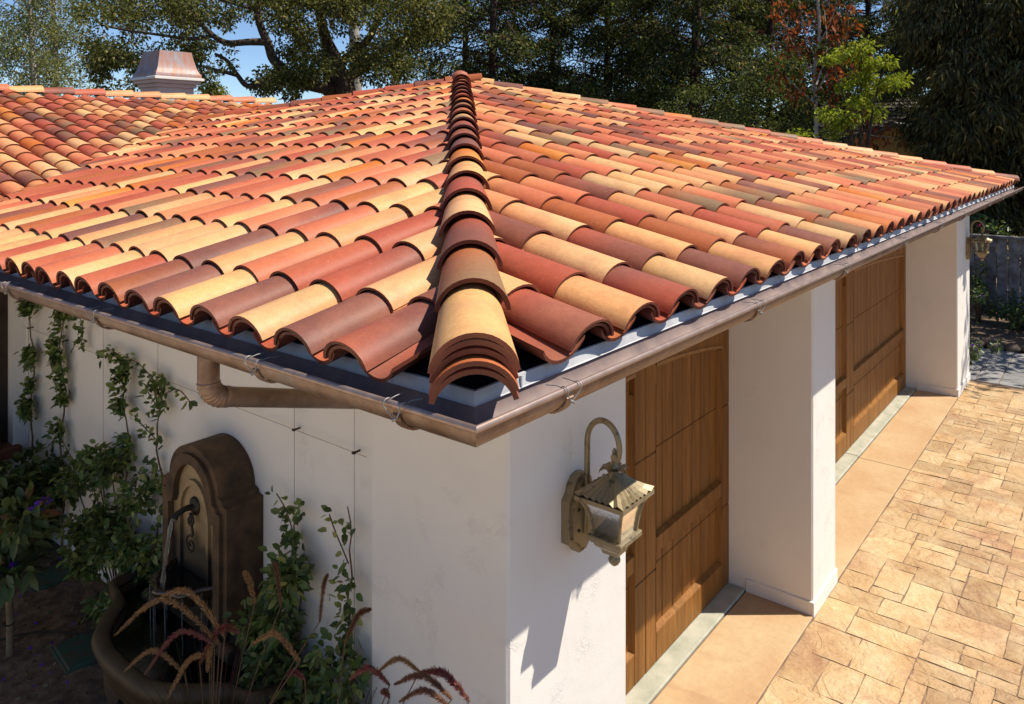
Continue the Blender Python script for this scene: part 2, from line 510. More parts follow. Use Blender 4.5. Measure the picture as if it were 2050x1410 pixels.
# ------------------------------------------------------------------ ground, drive, paths
def sheet(name, u0, u1, v0, v1, z, mat, nu=1, nv=1, h=0.0, **t):
    V = []; F = []
    for i in range(nu + 1):
        for j in range(nv + 1):
            V.append((u0 + (u1-u0)*i/nu, v0 + (v1-v0)*j/nv, z + random.uniform(-h, h)))
    for i in range(nu):
        for j in range(nv):
            a = i*(nv+1) + j
            F.append((a, a+nv+1, a+nv+2, a+1))
    mb = MB(); mb.add(V, F, 0, True)
    return mb.build(name, mat, **t)

sheet('ground', -400, 600, -400, 600, -0.06, M['earth'], 4, 4, kind='structure')

drive = sheet('driveway', -8, 12.3, -12, VW, 0.0, M['joint'], kind='structure')
# stamped ashlar stones
mod = 0.118
gu0, gv0 = 3.7, VW - 0.012
NU, NV = int((12.3 - gu0) / mod), 16
occ = np.zeros((NU, NV), bool)
sizes = [(2,2),(2,3),(3,2),(3,3),(2,4),(3,4),(2,2),(2,3),(2,1),(1,2),(1,3),(3,2),(2,1)]
stones = []
rs = random.Random(5)
for j in range(NV):
    for i in range(NU):
        if occ[i, j]: continue
        opts = sizes[:]; rs.shuffle(opts)
        for (a, b) in opts + [(1, 1)]:
            if i + a <= NU and j + b <= NV and not occ[i:i+a, j:j+b].any():
                occ[i:i+a, j:j+b] = True; stones.append((i, j, a, b)); break
for (i, j, a, b) in stones:
    u0 = gu0 + i*mod; u1 = u0 + a*mod; v1 = gv0 - j*mod; v0 = v1 - b*mod
    g = 0.0038
    u0 += g; u1 -= g; v0 += g; v1 -= g
    cuts = [u0] + [c for ju in (5.49, 8.56) if u0 + .02 < ju < u1 - .02 for c in (ju - .009, ju + .009)] + [u1]
    for u0, u1 in zip(cuts[::2], cuts[1::2]):
        mb = MB(); n = 3; V = []; F = []
        top = 0.006 + rs.uniform(0, .003)
        jit = lambda: rs.uniform(-.0055, .0055)
        for p in range(n + 1):
            for q in range(n + 1):
                e = p in (0, n) or q in (0, n)
                V.append((u0 + (u1-u0)*p/n + (jit() if e else 0), v0 + (v1-v0)*q/n + (jit() if e else 0), top - (.0035 if e else 0) + rs.uniform(-.002, .0035)))
        for p in range(n):
            for q in range(n):
                k = p*(n+1) + q; F.append((k, k+n+1, k+n+2, k+1))
        mb.add(V, F, 0, True)
        ring = [p*(n+1) for p in range(n)] + [n*(n+1) + q for q in range(n)] + [p*(n+1) + n for p in range(n, 0, -1)] + [q for q in range(n, 0, -1)]
        rv = [V[k] for k in ring]; L = len(rv)
        mb.add(rv + [(x, y, 0.002) for x, y, z in rv], [(k, k + L, (k+1) % L + L, (k+1) % L) for k in range(L)], 0, False)
        mb.build('stone', M['paving'], drive)

apron = sheet('apron', 2.9, 11.42, VW - .01, 2.60, 0.003, M['joint'], kind='structure')
for (a, b) in ((2.96, 5.505), (6.06, 8.555), (8.565, 11.385)):
    MB().box((a, VW - .004, 0.0), (b, 2.385, 0.014), .004).build('slab', M['apron'], apron)
    MB().box((a, 2.394, 0.0), (b, VD + .02, 0.030), .008).build('threshold', M['sill'], apron)
MB().box((5.51, VW - .22, 0.0), (6.052, VW - .005, 0.010), .003).build('slab', M['paving'], apron) if False else None

path = sheet('path', 12.32, 14.35, -3, 4.2, 0.0, M['joint'], kind='structure')
y = -1.2; k = 0
while y < 4.1:
    x = 12.34 - (k % 3) * .2; k += 1
    while x < 14.33:
        w = random.choice((.3, .45, .6)); a = max(x, 12.34); b = min(x + w - .012, 14.34)
        if b - a > .05: MB().box((a, y, 0), (b, y + .288, .012 + random.uniform(0, .003)), .004).build('paver', M['grey_paver'], path)
        x += w
    y += .30

sheet('flower_bed', 14.36, 30, -6, 12, -0.01, M['soil'], 20, 20, .03, kind='structure')

# planted bed on the fountain side, with its bank towards the drive
V = []; F = []
us = np.linspace(.62, UW + .1, 18); vs = np.concatenate([[0.9, 1.5, 2.1], np.linspace(2.35, 6.8, 24)])
for a in us:
    for b in vs:
        z = GZ if b >= 2.35 else GZ * max(0, (b - .9) / 1.45) - .05
        V.append((a, b, z + random.uniform(-.012, .012)))
nv = len(vs)
for i in range(len(us) - 1):
    for j in range(nv - 1):
        k = i*nv + j; F.append((k, k+nv, k+nv+1, k+1))
mb = MB(); mb.add(V, F, 0, True); mb.build('garden_bed', M['soil'], kind='structure')

sheet('bounce_ground', -14, .60, -6, 6.76, GZ - .02, M['bounce_ground'], kind='structure')  # unseen sandy ground, added to bounce warm light onto the fountain wall
# ------------------------------------------------------------------ garage
garage = thing('garage', 'white stucco garage with hipped clay tile roof and two wooden doors', 'garage', (2.15, 1.87, 0))
def gwall(a, b, name='wall', bev=.012):
    return MB().box(a, b, bev).build(name, M['stucco'], garage)
gwall((UW, 2.60, 0), (2.40, 6.80, 2.93))
gwall((2.127, VW, 0), (2.956, 2.663, 2.86), 'pier')
gwall((5.51, VW, 0), (6.052, 2.70, 2.86), 'pier')
gwall((11.391, VW, 0), (12.364, 2.70, 2.86), 'pier')
gwall((12.20, 2.69, 0), (12.360, 13.0, 2.93))
gwall((2.41, 12.85, 0), (12.19, 13.0, 2.93))
gwall((2.95, VW + .05, 2.44), (11.40, 2.72, 2.855), 'lintel', 0)
gwall((2.95, VD + .10, 2.0), (11.40, 2.73, 2.439), 'lintel', 0)
gwall((UW + .26, 6.85, 0), (UW + .40, 12.8, 2.93))
# plinths of the piers
for (a, b) in ((2.956, 2.956), (5.51, 6.052), (11.391, 12.364)):
    if a == b: continue
    mb = MB(); mb.box((a - .012, VW - .012, 0), (b + .012, 2.388, .112), .004)
    mb.build('plinth', M['stucco'], garage)
mb = MB(); mb.box((2.115, VW - .012, 0), (2.968, 2.388, .112), .004); mb.build('plinth', M['stucco'], garage)

# doors: carriage-style leaves of boards between stiles and rails
def garage_door(u0, u1, lab):
    mid = (u0 + u1) / 2
    root = MB().box((u0 - .02, VD + .060, 0.02), (u1 + .02, VD + .09, 2.4)).build('garage_door', M['frame'], garage, label=lab)
    secs = (0.032, .66, 1.44, 2.2)
    def piece(a, b, name='rail', bev=.006):
        # cut at the section joints of the door
        for s0, s1 in zip(secs, secs[1:]):
            z0 = max(a[2], s0 + .0016); z1 = min(b[2], s1 - .0016)
            if z1 - z0 > .01: MB().box((a[0], a[1], z0), (b[0], b[1], z1), min(bev, (z1-z0)/3)).build(name, M['wood'], root)
    st = .135
    for (x0, x1, inner) in ((u0, mid, 1), (mid, u1, -1)):
        piece((x0 + .003, VD, .03), (x0 + st, VD + .055, 2.2), 'stile')
        piece((x1 - st, VD, .03), (x1 - .003, VD + .055, 2.2), 'stile')
        a, b = x0 + st + .001, x1 - st - .001
        piece((a, VD, .03), (b, VD + .055, .235))
        piece((a, VD, .755), (b, VD + .055, .865))
        # arched head: follows one curve over both leaves
        N = 10; rise = lambda x: 1.885 + .125 * (1 - ((x - mid) / (u1 - u0) * 2) ** 2) * 1.05
        pts = [(a + (b-a)*i/N, rise(a + (b-a)*i/N)) for i in range(N+1)]
        mb = MB(); mb.prism(pts + [(b, 2.2), (a, 2.2)], lambda p, d: (p[0], d, p[1]), VD + .054, VD - .002, 0)
        mb.build('rail', M['wood'], root)
        strip = [(x, z + .012) for x, z in pts] + [(x, z - .012) for x, z in pts[::-1]]
        mb = MB(); mb.prism(strip, lambda p, d: (p[0], d, p[1]), VD + .04, VD - .008, 0); mb.build('arch_bead', M['woodlight'], root)
        # boards
        nb = max(5, round((b - a) / .14)); w = (b - a) / nb
        for i in range(nb):
            p0, p1 = a + i*w + .0032, a + (i+1)*w - .0032
            piece((p0, VD + .036, .23), (p1, VD + .056, .76), 'plank', .004)
            piece((p0, VD + .036, .86), (p1, VD + .056, 2.06), 'plank', .004)
        # sloped bead round the panels
        for (z0, z1) in ((.235, .755),):
            mb = MB(); mb.add([(a, VD, z0), (b, VD, z0), (b, VD + .038, z0 + .022), (a, VD + .038, z0 + .022)], [(0,1,2,3)])
            mb.build('bead', M['wood'], root)
        mb = MB(); mb.add([(a, VD, .865), (b, VD, .865), (b, VD + .038, .88), (a, VD + .038, .88)], [(0,1,2,3)]); mb.build('bead', M['wood'], root)
        for z0, z1 in ((.235, .755), (.865, 1.885)):
            mb = MB(); mb.add([(b, VD, z0), (b, VD, z1), (b - .018, VD + .038, z1), (b - .018, VD + .038, z0)], [(0,1,2,3)])
            mb.build('bead', M['wood'], root)
            mb = MB(); mb.add([(a, VD, z0), (a, VD, z1), (a + .018, VD + .038, z1), (a + .018, VD + .038, z0)], [(3,2,1,0)])
            mb.build('bead', M['wood'], root)
    return root
garage_door(2.956, 5.51, 'single garage door of upright mahogany boards beside the near lantern')
garage_door(6.052, 11.391, 'wide double garage door of upright mahogany boards')

# ------------------------------------------------------------------ eaves: gutter, flashing, soffit
PATH = [(-6.0, WV), (UG, WV), (UG, VG), (UE, VG)]
DIRS = [((0,1),(0,1)), ((0,1),(1,0)), ((1,0),(0,1)), ((0,1),(0,1))]
def off(i, n):
    x, y = PATH[i]
    if i in (0, 3): return (x, y + n)
    return (x + n, y + n)
def sweep(prof, mat, name, parent, smooth=True, closed=False, i0=0, i1=3):
    mb = MB(); k = len(prof); vs = []
    for i in range(i0, i1 + 1):
        for (n, z) in prof:
            x, y = off(i, n); vs.append((x, y, z))
    segs = k if closed else k - 1
    for i in range(i1 - i0):
        # split at the mitres so that shading stays crisp there
        fs = [(q, (q+1) % k, k + (q+1) % k, k + q) for q in range(segs)]
        mb.add(vs[i*k:(i+2)*k], fs, 0, smooth)
    return mb.build(name, mat, parent)
R = .066
arc = [(R - R*math.cos(a), ZG - .002 - R*math.sin(a)) for a in np.linspace(0, math.pi, 17)]
inn = [(R - (R-.004)*math.cos(a), ZG - .001 - (R-.004)*math.sin(a)) for a in np.linspace(math.pi, 0, 17)]
gutter = sweep(arc, M['copper'], 'gutter', garage, True, False)
sweep(inn, M['lining'], 'lining', gutter, True, False)
bead = [(.001 + .0095*math.cos(a), ZG + .002 + .0095*math.sin(a)) for a in np.linspace(0, 2*math.pi, 10, endpoint=False)]
sweep(bead, M['bead'], 'rolled_bead', gutter, True, True)
# end stop of the long run
mb = MB(); mb.prism(arc, lambda p, d: (d, VG + p[0], p[1]), UE - .002, UE + .004); mb.build('end_cap', M['copper'], gutter)
sweep([(.119, ZG - .002), (.122, ZG + .001), (.127, 2.845), (.136, 2.8455)], M['flash'], 'drip_flashing', garage, False)
sweep([(.128, ZG - .03), (.130, 2.842), (.148, 2.844), (.36, 2.838 + .2*MS)], M['dark'], 'underlay', garage, False)
# folded seams in the flashing
for sx in (1.62, 4.9, 8.2):
    mb = MB(); mb.box((sx, VG + .118, ZG + .002), (sx + .006, VG + .1265, 2.842)); mb.build('flashing_seam', M['flash'], garage)
mb = MB(); mb.box((UG + .117, 1.70, ZG + .002), (UG + .128, 1.706, 2.842)); mb.build('flashing_seam', M['flash'], garage)
sweep([(.14, 2.70), (.14, 2.80), (.165, 2.80), (.165, 2.70)], M['frame'], 'fascia', garage, False, True)
sweep([(.165, 2.735), (1.05, 2.735), (1.05, 2.75), (.165, 2.75)], M['stucco'], 'soffit', garage, False, True)

def hanger(horizontal, p):
    """strap under the gutter with a tie wire over the bead"""
    w = .030
    mb = MB()
    pts = [(R - (R+.004)*math.cos(a), ZG - .006 - (R+.006)*math.sin(a)) for a in np.linspace(.25, math.pi - .1, 12)]
    pin = [(R - (R+.0005)*math.cos(a), ZG - .004 - (R+.001)*math.sin(a)) for a in np.linspace(math.pi - .1, .25, 12)]
    if horizontal: fn = lambda q, d: (d, VG + q[0], q[1])
    else: fn = lambda q, d: (UG + q[0], d, q[1])
    mb.prism(pts + pin, fn, p - w/2, p + w/2, 0)
    h = mb.build('hanger', M['copper'], gutter)
    for s in (-.032, .030):
        mb = MB()
        loop = [(-.004 + .014*math.cos(a), ZG + .003 + .013*math.sin(a), s) for a in np.linspace(-.3, 3.6, 9)]
        loop = [(.055, ZG + .012, s * 1.25)] + [(.022, ZG + .014, s)] + loop[2:] + [(-.006, ZG - .03, s * .25), (-.004, ZG - .036, -.002)]
        mb.tube([fn((n, z), p + q) for n, z, q in loop], .0019, 5)
        mb.build('tie_wire', M['wire'], gutter)
    mb = MB(); mb.tube([fn((-.006, ZG - .03), p - .006), fn((-.012, ZG - .034), p), fn((-.006, ZG - .038), p + .006)], .004, 6)
    mb.build('wire_twist', M['wire'], gutter)
for p in (4.32, 3.36, 2.20, 1.54, 5.3): hanger(False, p)
for p in (1.69, 3.03, 4.24, 5.63, 6.87, 8.04, 9.6, 10.72, 12.1): hanger(True, p)

# downspout: outlet, ribbed elbow, pipe sloping back to the wall near the corner
def spline(P, n=8):
    P = [Vector(p) for p in P]; out = []
    for i in range(len(P) - 1):
        a = P[max(i-1, 0)]; b = P[i]; c = P[i+1]; d = P[min(i+2, len(P)-1)]
        for k in range(n):
            t = k / n
            out.append(0.5 * ((2*b) + (c-a)*t + (2*a - 5*b + 4*c - d)*t*t + (3*b - a - 3*c + d)*t**3))
    out.append(P[-1]); return out
o0 = Vector((1.378, 2.60, 2.755)); o1 = Vector((1.378, 2.60, 2.66))
end = Vector((2.10, 2.585, 2.395))
dsp = MB().tube([o0, o1 + Vector((0, 0, -.004))], .036, 20).build('downspout', M['copper'], garage)
pd = (end - Vector((1.46, 2.598, 2.575))).normalized()
ang = math.acos(-pd.z); rb = .07; side_ = Vector((pd.x, pd.y, 0)).normalized()
pth = [o1 + side_ * rb * (1 - math.cos(t)) + Vector((0, 0, -1)) * rb * math.sin(t) for t in np.linspace(0, ang, 25)]
rad = [0.0365 + (.003 if i % 3 == 1 else 0) for i in range(len(pth))]
MB().tube(pth, rad, 20).build('elbow', M['copper'], dsp)
MB().tube([pth[-1] - pd * .002, pth[-1] + pd * .02, pth[-1] + pd * .021, end], [.038, .038, .0355, .0355], 20).build('pipe', M['copper'], dsp)

# ------------------------------------------------------------------ roof decks
def poly(name, pts, mat, parent):
    mb = MB(); mb.add(pts, [tuple(range(len(pts)))]); return mb.build(name, mat, parent)
ax, ay = APEX
uL0, vR0 = UG + .14, VG + .14
za = zl(ax)
roof = poly('roof', [(uL0, vR0, zl(uL0)), (ax, ay, za), (UE - .1, vR0, zr(vR0))], M['dark'], garage)
VALC = 4.72                                  # valley: v - u
hx = (ax + ay - VALC) / 2; hy_ = hx + VALC   # where the valley meets the far hip
poly('roof_deck', [(uL0, vR0, zl(uL0)), (uL0, uL0 + VALC, zl(uL0)), (hx, hy_, zl(hx)), (ax, ay, za)], M['dark'], garage)
poly('roof_deck', [(ax, ay, za), (hx, hy_, zl(hx)), (hx, 13.0, zl(hx) - .6), (13, 13.0, zl(1.44))], M['deck'], garage)
poly('roof_deck', [(ax, ay, za), (13, 13.0, zl(1.44)), (UE - .1, vR0, zr(vR0))], M['deck'], garage)
# ------------------------------------------------------------------ house wing behind
wing = thing('house_wing', 'low house wing with clay tile roof and white chimney behind the garage', 'house', (0.0, 6.8, 0))
wx1 = WR - VALC
wroof = poly('roof', [(-6, WV + .14, zw(WV + .14)), (uL0, uL0 + VALC, zw(uL0 + VALC)), (hx, hy_, zw(hy_)), (7.0, 8.9, zw(8.9)), (7.0, WR, zw(WR)), (-6, WR, zw(WR))], M['dark'], wing)
poly('roof_deck', [(-6, WR, zw(WR)), (7.0, WR, zw(WR)), (7.0, WR + 5, zw(WR) - 5*MS), (-6, WR + 5, zw(WR) - 5*MS)], M['deck'], wing)
poly('gable', [(6.98, WR, zw(WR) - .02), (6.98, WR + 5, zw(WR) - 5*MS - .02), (6.98, 8.0, zw(WR) - 1.2), (6.98, WR, zw(WR) - 1.2)], M['stucco'], wing)
WT = 6.75
# wall with a window opening (jambs 0.7 .. 2.05)
w0, w1, wz0, wz1 = .75, 2.085, 1.22, 2.45
for a, b in (((-6, WT, 0), (w0, WT + .2, 2.93)), ((w1, WT, 0), (UW + .02, WT + .2, 2.93)), ((w0, WT, 0), (w1, WT + .2, wz0)), ((w0, WT, wz1), (w1, WT + .2, 2.93))):
    MB().box(a, b, 0).build('wall', M['stucco'], wing)
win = MB().box((w0, WT + .13, wz0), (w1, WT + .15, wz1)).build('window', M['window'], wing)
for a, b in (((w0, WT + .10, wz0), (w0 + .06, WT + .129, wz1)), ((w1 - .06, WT + .10, wz0), (w1, WT + .129, wz1)), ((w0 + .06, WT + .10, wz0), (w1 - .06, WT + .129, wz0 + .06)), ((w0 + .06, WT + .10, wz1 - .06), (w1 - .06, WT + .129, wz1)), (((w0+w1)/2 - .02, WT + .11, wz0 + .06), ((w0+w1)/2 + .02, WT + .128, wz1 - .06))):
    MB().box(a, b, .004).build('frame', M['frame'], win)
for i in range(7):
    a = w0 - .02 + i * (w1 - w0 + .07) / 7
    MB().box((a, WT - .055, wz0 - .075), (a + (w1-w0+.07)/7 - .008, WT + .10, wz0 + .004), .006).build('sill', M['brick'], win)

# chimney
cu0, cu1, cv0 = 5.70, 6.25, 12.25
cv1 = cv0 + .62
ch = MB().box((cu0, cv0, 3.4), (cu1, cv1, 4.36), .006).build('chimney', M['pink'], wing)
def ring_box(e, z0, z1, name, mat, bev=.006):
    MB().box((cu0 - e, cv0 - e, z0), (cu1 + e, cv1 + e, z1), bev).build(name, mat, ch)
ring_box(.012, 4.215, 4.238, 'band', M['stucco'], .004)
ring_box(.03, 4.36, 4.42, 'cornice', M['pink'])
ring_box(.075, 4.42, 4.475, 'cornice', M['pink'])
ring_box(.115, 4.475, 4.52, 'cornice', M['stucco'])
mb = MB(); prof = [(.085, 4.52), (.082, 4.575), (.060, 4.60), (.032, 4.67), (.010, 4.76), (-.012, 4.86), (-.025, 4.94)]
vs = []
for e, z in prof: vs += [(cu0-e, cv0-e, z), (cu1+e, cv0-e, z), (cu1+e, cv1+e, z), (cu0-e, cv1+e, z)]
for k in range(4):
    mb.add([vs[i*4 + q] for i in range(len(prof)) for q in (k, (k+1) % 4)], [(i*2, i*2+1, i*2+3, i*2+2) for i in range(len(prof)-1)], 0, True)
mb.add(vs[-4:], [(0,1,2,3)])
mb.build('copper_hood', M['hood'], ch)

# ------------------------------------------------------------------ clay tiles
PAL = dict(tan=(.70,.385,.145), cream=(.71,.42,.19), peach=(.66,.275,.11), salmon=(.58,.165,.072), red=(.42,.085,.04), rust=(.40,.11,.034),
           brown=(.225,.074,.044), plum=(.195,.075,.053), orange=(.56,.15,.022), olive=(.235,.145,.07), gold=(.61,.27,.055))
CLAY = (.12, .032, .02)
VAR = [('tan','tan','x'),('tan','cream','y'),('cream','peach','d'),('tan','peach','x'),('peach','salmon','y'),('salmon','red','d'),('red','salmon','x'),
       ('red','brown','y'),('rust','rust','x'),('rust','brown','d'),('brown','plum','x'),('plum','plum','y'),('olive','rust','d'),('tan','olive','y'),
       ('orange','rust','d'),('red','plum','d'),('cream','tan','x'),('salmon','peach','x'),('olive','brown','x'),('rust','olive','y'),('red','red','x'),('gold','orange','d')]
WGT = [2,3,8,9,10,9,9,6,7,5,2,1,3,2,4,3,4,10,2,3,7,3]
IDX = {v: i for i, v in enumerate(VAR)}

def tile_geo(a0, a1, L, cap=True, A=1.45, t=.013, z0=.016, z1=.006, nseg=12, nlen=3, hs=1.0):
    """half-barrel tile; x across, y up the slope, z out of the roof. returns V, F, role(0 face,1 clay), s, y"""
    V = []; role = []; S = []; Y = []
    ph = np.linspace(-A, A, nseg + 1)
    def pt(p, y, inner):
        a = a0 + (a1 - a0) * y / L; zo = z0 + (z1 - z0) * y / L
        r = a - (t if inner else 0)
        if cap: return (r*math.sin(p), y, zo + r*math.cos(p)*hs)
        r = a - (0 if inner else 0)
        dz = -t if inner else 0
        return (r*math.sin(p), y, zo + t + a*hs*(1 - math.cos(p)) + dz)
    F = []
    def grid(rows, rl):
        o = len(V); n = len(rows[0])
        for row in rows:
            for (p, s, y) in row:
                V.append(p); role.append(rl); S.append(s); Y.append(y)
        for i in range(len(rows) - 1):
            for j in range(n - 1):
                k = o + i*n + j; F.append((k, k+1, k+n+1, k+n))
    ys = np.linspace(0, L, nlen + 1)
    grid([[(pt(p, y, False), p/A, y/L) for p in ph] for y in ys], 0)
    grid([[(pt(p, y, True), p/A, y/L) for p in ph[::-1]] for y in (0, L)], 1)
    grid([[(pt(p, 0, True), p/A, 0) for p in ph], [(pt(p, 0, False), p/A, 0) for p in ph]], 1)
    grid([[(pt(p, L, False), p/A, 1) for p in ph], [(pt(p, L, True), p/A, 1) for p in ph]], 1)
    for sgn in (-1, 1):
        q = [[(pt(sgn*A, y, True), sgn, y/L) for y in (0, L)], [(pt(sgn*A, y, False), sgn, y/L) for y in (0, L)]]
        if sgn > 0: q = q[::-1]
        grid(q, 1)
    nsm = nseg * nlen
    return np.array(V), np.array(F), np.array(role), np.array(S), np.array(Y), nsm

def tile_cols(geo, vi, seed):
    V, F, role, S, Y, _ = geo
    A, B, mode = VAR[vi]; A = np.array(PAL[A]); B = np.array(PAL[B])
    r = np.random.default_rng(seed)
    ph, sh = r.uniform(-.25, .25), r.choice([-1, 1])
    if mode == 'x': g = .5 + .5 * sh * S + ph
    elif mode == 'y': g = (1 - Y) * 1.2 + ph
    else: g = .5 + .35 * sh * S + .6 * (Y - .5) + ph
    g = np.clip(g, 0, 1); g = g*g*(3 - 2*g)
    c = A[None] * (1 - g[:, None]) + B[None] * g[:, None]
    c = c * r.uniform(.9, 1.1)
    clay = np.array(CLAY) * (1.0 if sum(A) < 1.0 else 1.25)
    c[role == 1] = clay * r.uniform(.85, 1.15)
    return c

_TM = {}
def tile_mesh(key, geo, vi, seed):
    k = (key, vi, seed)
    if k not in _TM:
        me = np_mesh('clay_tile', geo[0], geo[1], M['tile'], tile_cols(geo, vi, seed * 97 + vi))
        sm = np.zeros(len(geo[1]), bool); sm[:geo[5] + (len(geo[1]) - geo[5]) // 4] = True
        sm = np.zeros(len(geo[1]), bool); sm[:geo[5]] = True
        me.polygons.foreach_set('use_smooth', sm)
        _TM[k] = me
    return _TM[k]

def frame_of(o, yd, zd):
    yd = Vector(yd).normalized(); zd = Vector(zd); zd = (zd - yd*zd.dot(yd)).normalized(); xd = yd.cross(zd)
    return Matrix(((xd.x, yd.x, zd.x, o[0]), (xd.y, yd.y, zd.y, o[1]), (xd.z, yd.z, zd.z, o[2]), (0,0,0,1)))

trs = random.Random(3)
def jitter(Mx, d=.004, a=.010):
    return Mx @ Matrix.Translation((trs.uniform(-d, d), trs.uniform(-d*1.5, d*1.5), trs.uniform(0, d*.6))) @ Matrix.Rotation(trs.uniform(-a, a), 4, 'Z') @ Matrix.Rotation(trs.uniform(-a*1.2, a*1.2), 4, 'Y')

def place_tiles(items, parent, single, mass, limit):
    """items: (matrix, geo key, geo, variant, seed, clip planes or None). the nearest become objects, the rest one mesh"""
    cp = Vector((0, 0, CAMZ))
    items.sort(key=lambda it: (it[0].to_translation() - cp).length)
    Vs = []; Fs = []; Cs = []; SM = []; no = 0
    for n, (Mx, key, geo, vi, seed, clip) in enumerate(items):
        me = tile_mesh(key, geo, vi, seed)
        if clip:
            bm = bmesh.new(); bm.from_mesh(me); bm.transform(Mx)
            for (co, nrm) in clip:
                bmesh.ops.bisect_plane(bm, geom=bm.verts[:] + bm.edges[:] + bm.faces[:], plane_co=co, plane_no=nrm, clear_outer=True)
            if not bm.faces: bm.free(); continue
            me = bpy.data.meshes.new('cut_tile'); bm.to_mesh(me); bm.free()
            me.materials.append(M['tile'])
            W = Matrix.Identity(4)
        else: W = Mx
        if n < limit:
            o = link(single, me, parent); o.matrix_basis = W
        else:
            nv = len(me.vertices)
            co = np.empty(nv*3, np.float32); me.vertices.foreach_get('co', co); co = co.reshape(-1, 3)
            Wn = np.array(W); co = co @ Wn[:3, :3].T + Wn[:3, 3]
            cl = np.empty(nv*4, np.float32); me.color_attributes['tcol'].data.foreach_get('color', cl)
            fl = [tuple(p.vertices) for p in me.polygons]
            for f, p in zip(fl, me.polygons):
                if len(f) == 4: Fs.append([i + no for i in f]); SM.append(p.use_smooth)
                else:
                    for k in range(1, len(f) - 1): Fs.append([f[0]+no, f[k]+no, f[k+1]+no, f[k+1]+no]); SM.append(p.use_smooth)
            Vs.append(co); Cs.append(cl.reshape(-1, 4)[:, :3]); no += nv
    if Vs:
        F = np.array(Fs); quads = F[F[:, 2] != F[:, 3]]; tri = F[F[:, 2] == F[:, 3]][:, :3]
        mb = bpy.data.meshes.new(mass)
        V = np.concatenate(Vs)
        mb.from_pydata(V.tolist(), [], quads.tolist() + tri.tolist())
        sm = np.array(SM); sm = np.concatenate([sm[F[:, 2] != F[:, 3]], sm[F[:, 2] == F[:, 3]]])
        mb.polygons.foreach_set('use_smooth', sm)
        a = mb.color_attributes.new('tcol', 'FLOAT_COLOR', 'POINT')
        c = np.ones((len(V), 4), np.float32); c[:, :3] = np.concatenate(Cs); a.data.foreach_set('color', c.ravel())
        mb.materials.append(M['tile']); mb.update()
        link(mass, mb, parent, kind='stuff')

def pickv(): return trs.choices(range(len(VAR)), WGT)[0]
def vv(a, b, m): return IDX[(a, b, m)]

SQ = math.sqrt(1 + MS*MS)
def courses(first, step, n): return [0.0] + [first + step*k for k in range(n)]

def tile_plane(cols, cs, pt_of, yd, zd, keep, clips, a_cap, key, over, seg=12, Lk=1.16, a_pan=None, A_pan=1.0, hs=.86):
    """cols: cap positions across; cs: course positions up the plan; pt_of(col, c) -> world point on deck"""
    caps = []; pans = []
    Ls = [((cs[i+1] if i + 1 < len(cs) else cs[i] + (cs[i] - cs[i-1])) - cs[i]) * SQ for i in range(len(cs))]
    full = max(Ls)
    g_cap = tile_geo(a_cap, a_cap*.87, full*Lk, True, 1.47, .012, .027, .018, seg, 3, hs)
    g_cap0 = tile_geo(a_cap, a_cap*.88, Ls[0]*Lk, True, 1.47, .012, .027, .018, seg, 2, hs)
    g_boost = tile_geo(a_cap - .014, a_cap*.8 - .012, Ls[0]*.5, True, 1.40, .012, .022, .016, seg, 1, hs)
    ap = a_pan or a_cap
    g_pan = tile_geo(ap, ap*.9, full*Lk, False, A_pan, .012, .012, .0, 10, 1)
    g_pan0 = tile_geo(ap, ap*.9, Ls[0]*Lk, False, A_pan, .012, .004, .0, 10, 1)
    for ci, col in enumerate(cols):
        nxt = cols[ci+1] if ci + 1 < len(cols) else col + (col - cols[ci-1])
        for k, c in enumerate(cs):
            for kind, x in (('cap', col), ('pan', (col + nxt)/2)) + ((('pan', col - (nxt - col)/2),) if ci == 0 else ()):
                p0 = pt_of(x, c); p1 = pt_of(x, c + Ls[k]/SQ*Lk)
                st = keep(p0, p1)
                if st == 0: continue
                Mx = jitter(frame_of(p0, yd, zd), .0045, .013)
                cl = clips if st == 2 else None
                if kind == 'cap':
                    vi = over.get((k, ci)); vi = pickv() if vi is None else vi
                    caps.append((Mx, key + ('c0' if k == 0 else 'c'), g_cap0 if k == 0 else g_cap, vi, trs.randint(0, 2), cl))
                    if k == 0:
                        caps.append((Mx @ Matrix.Translation((0, .006, 0)), key + 'b', g_boost, vi, 0, cl))
                else:
                    Mp = Mx @ Matrix.Translation((0, .004 if k == 0 else 0, 0))
                    pans.append((Mp, key + ('p0' if k == 0 else 'p'), g_pan0 if k == 0 else g_pan, trs.choice([6, 7, 20, 8, 9]), 0, cl))
    return caps, pans

def side(p, co, n): return (p[0]-co[0])*n[0] + (p[1]-co[1])*n[1]
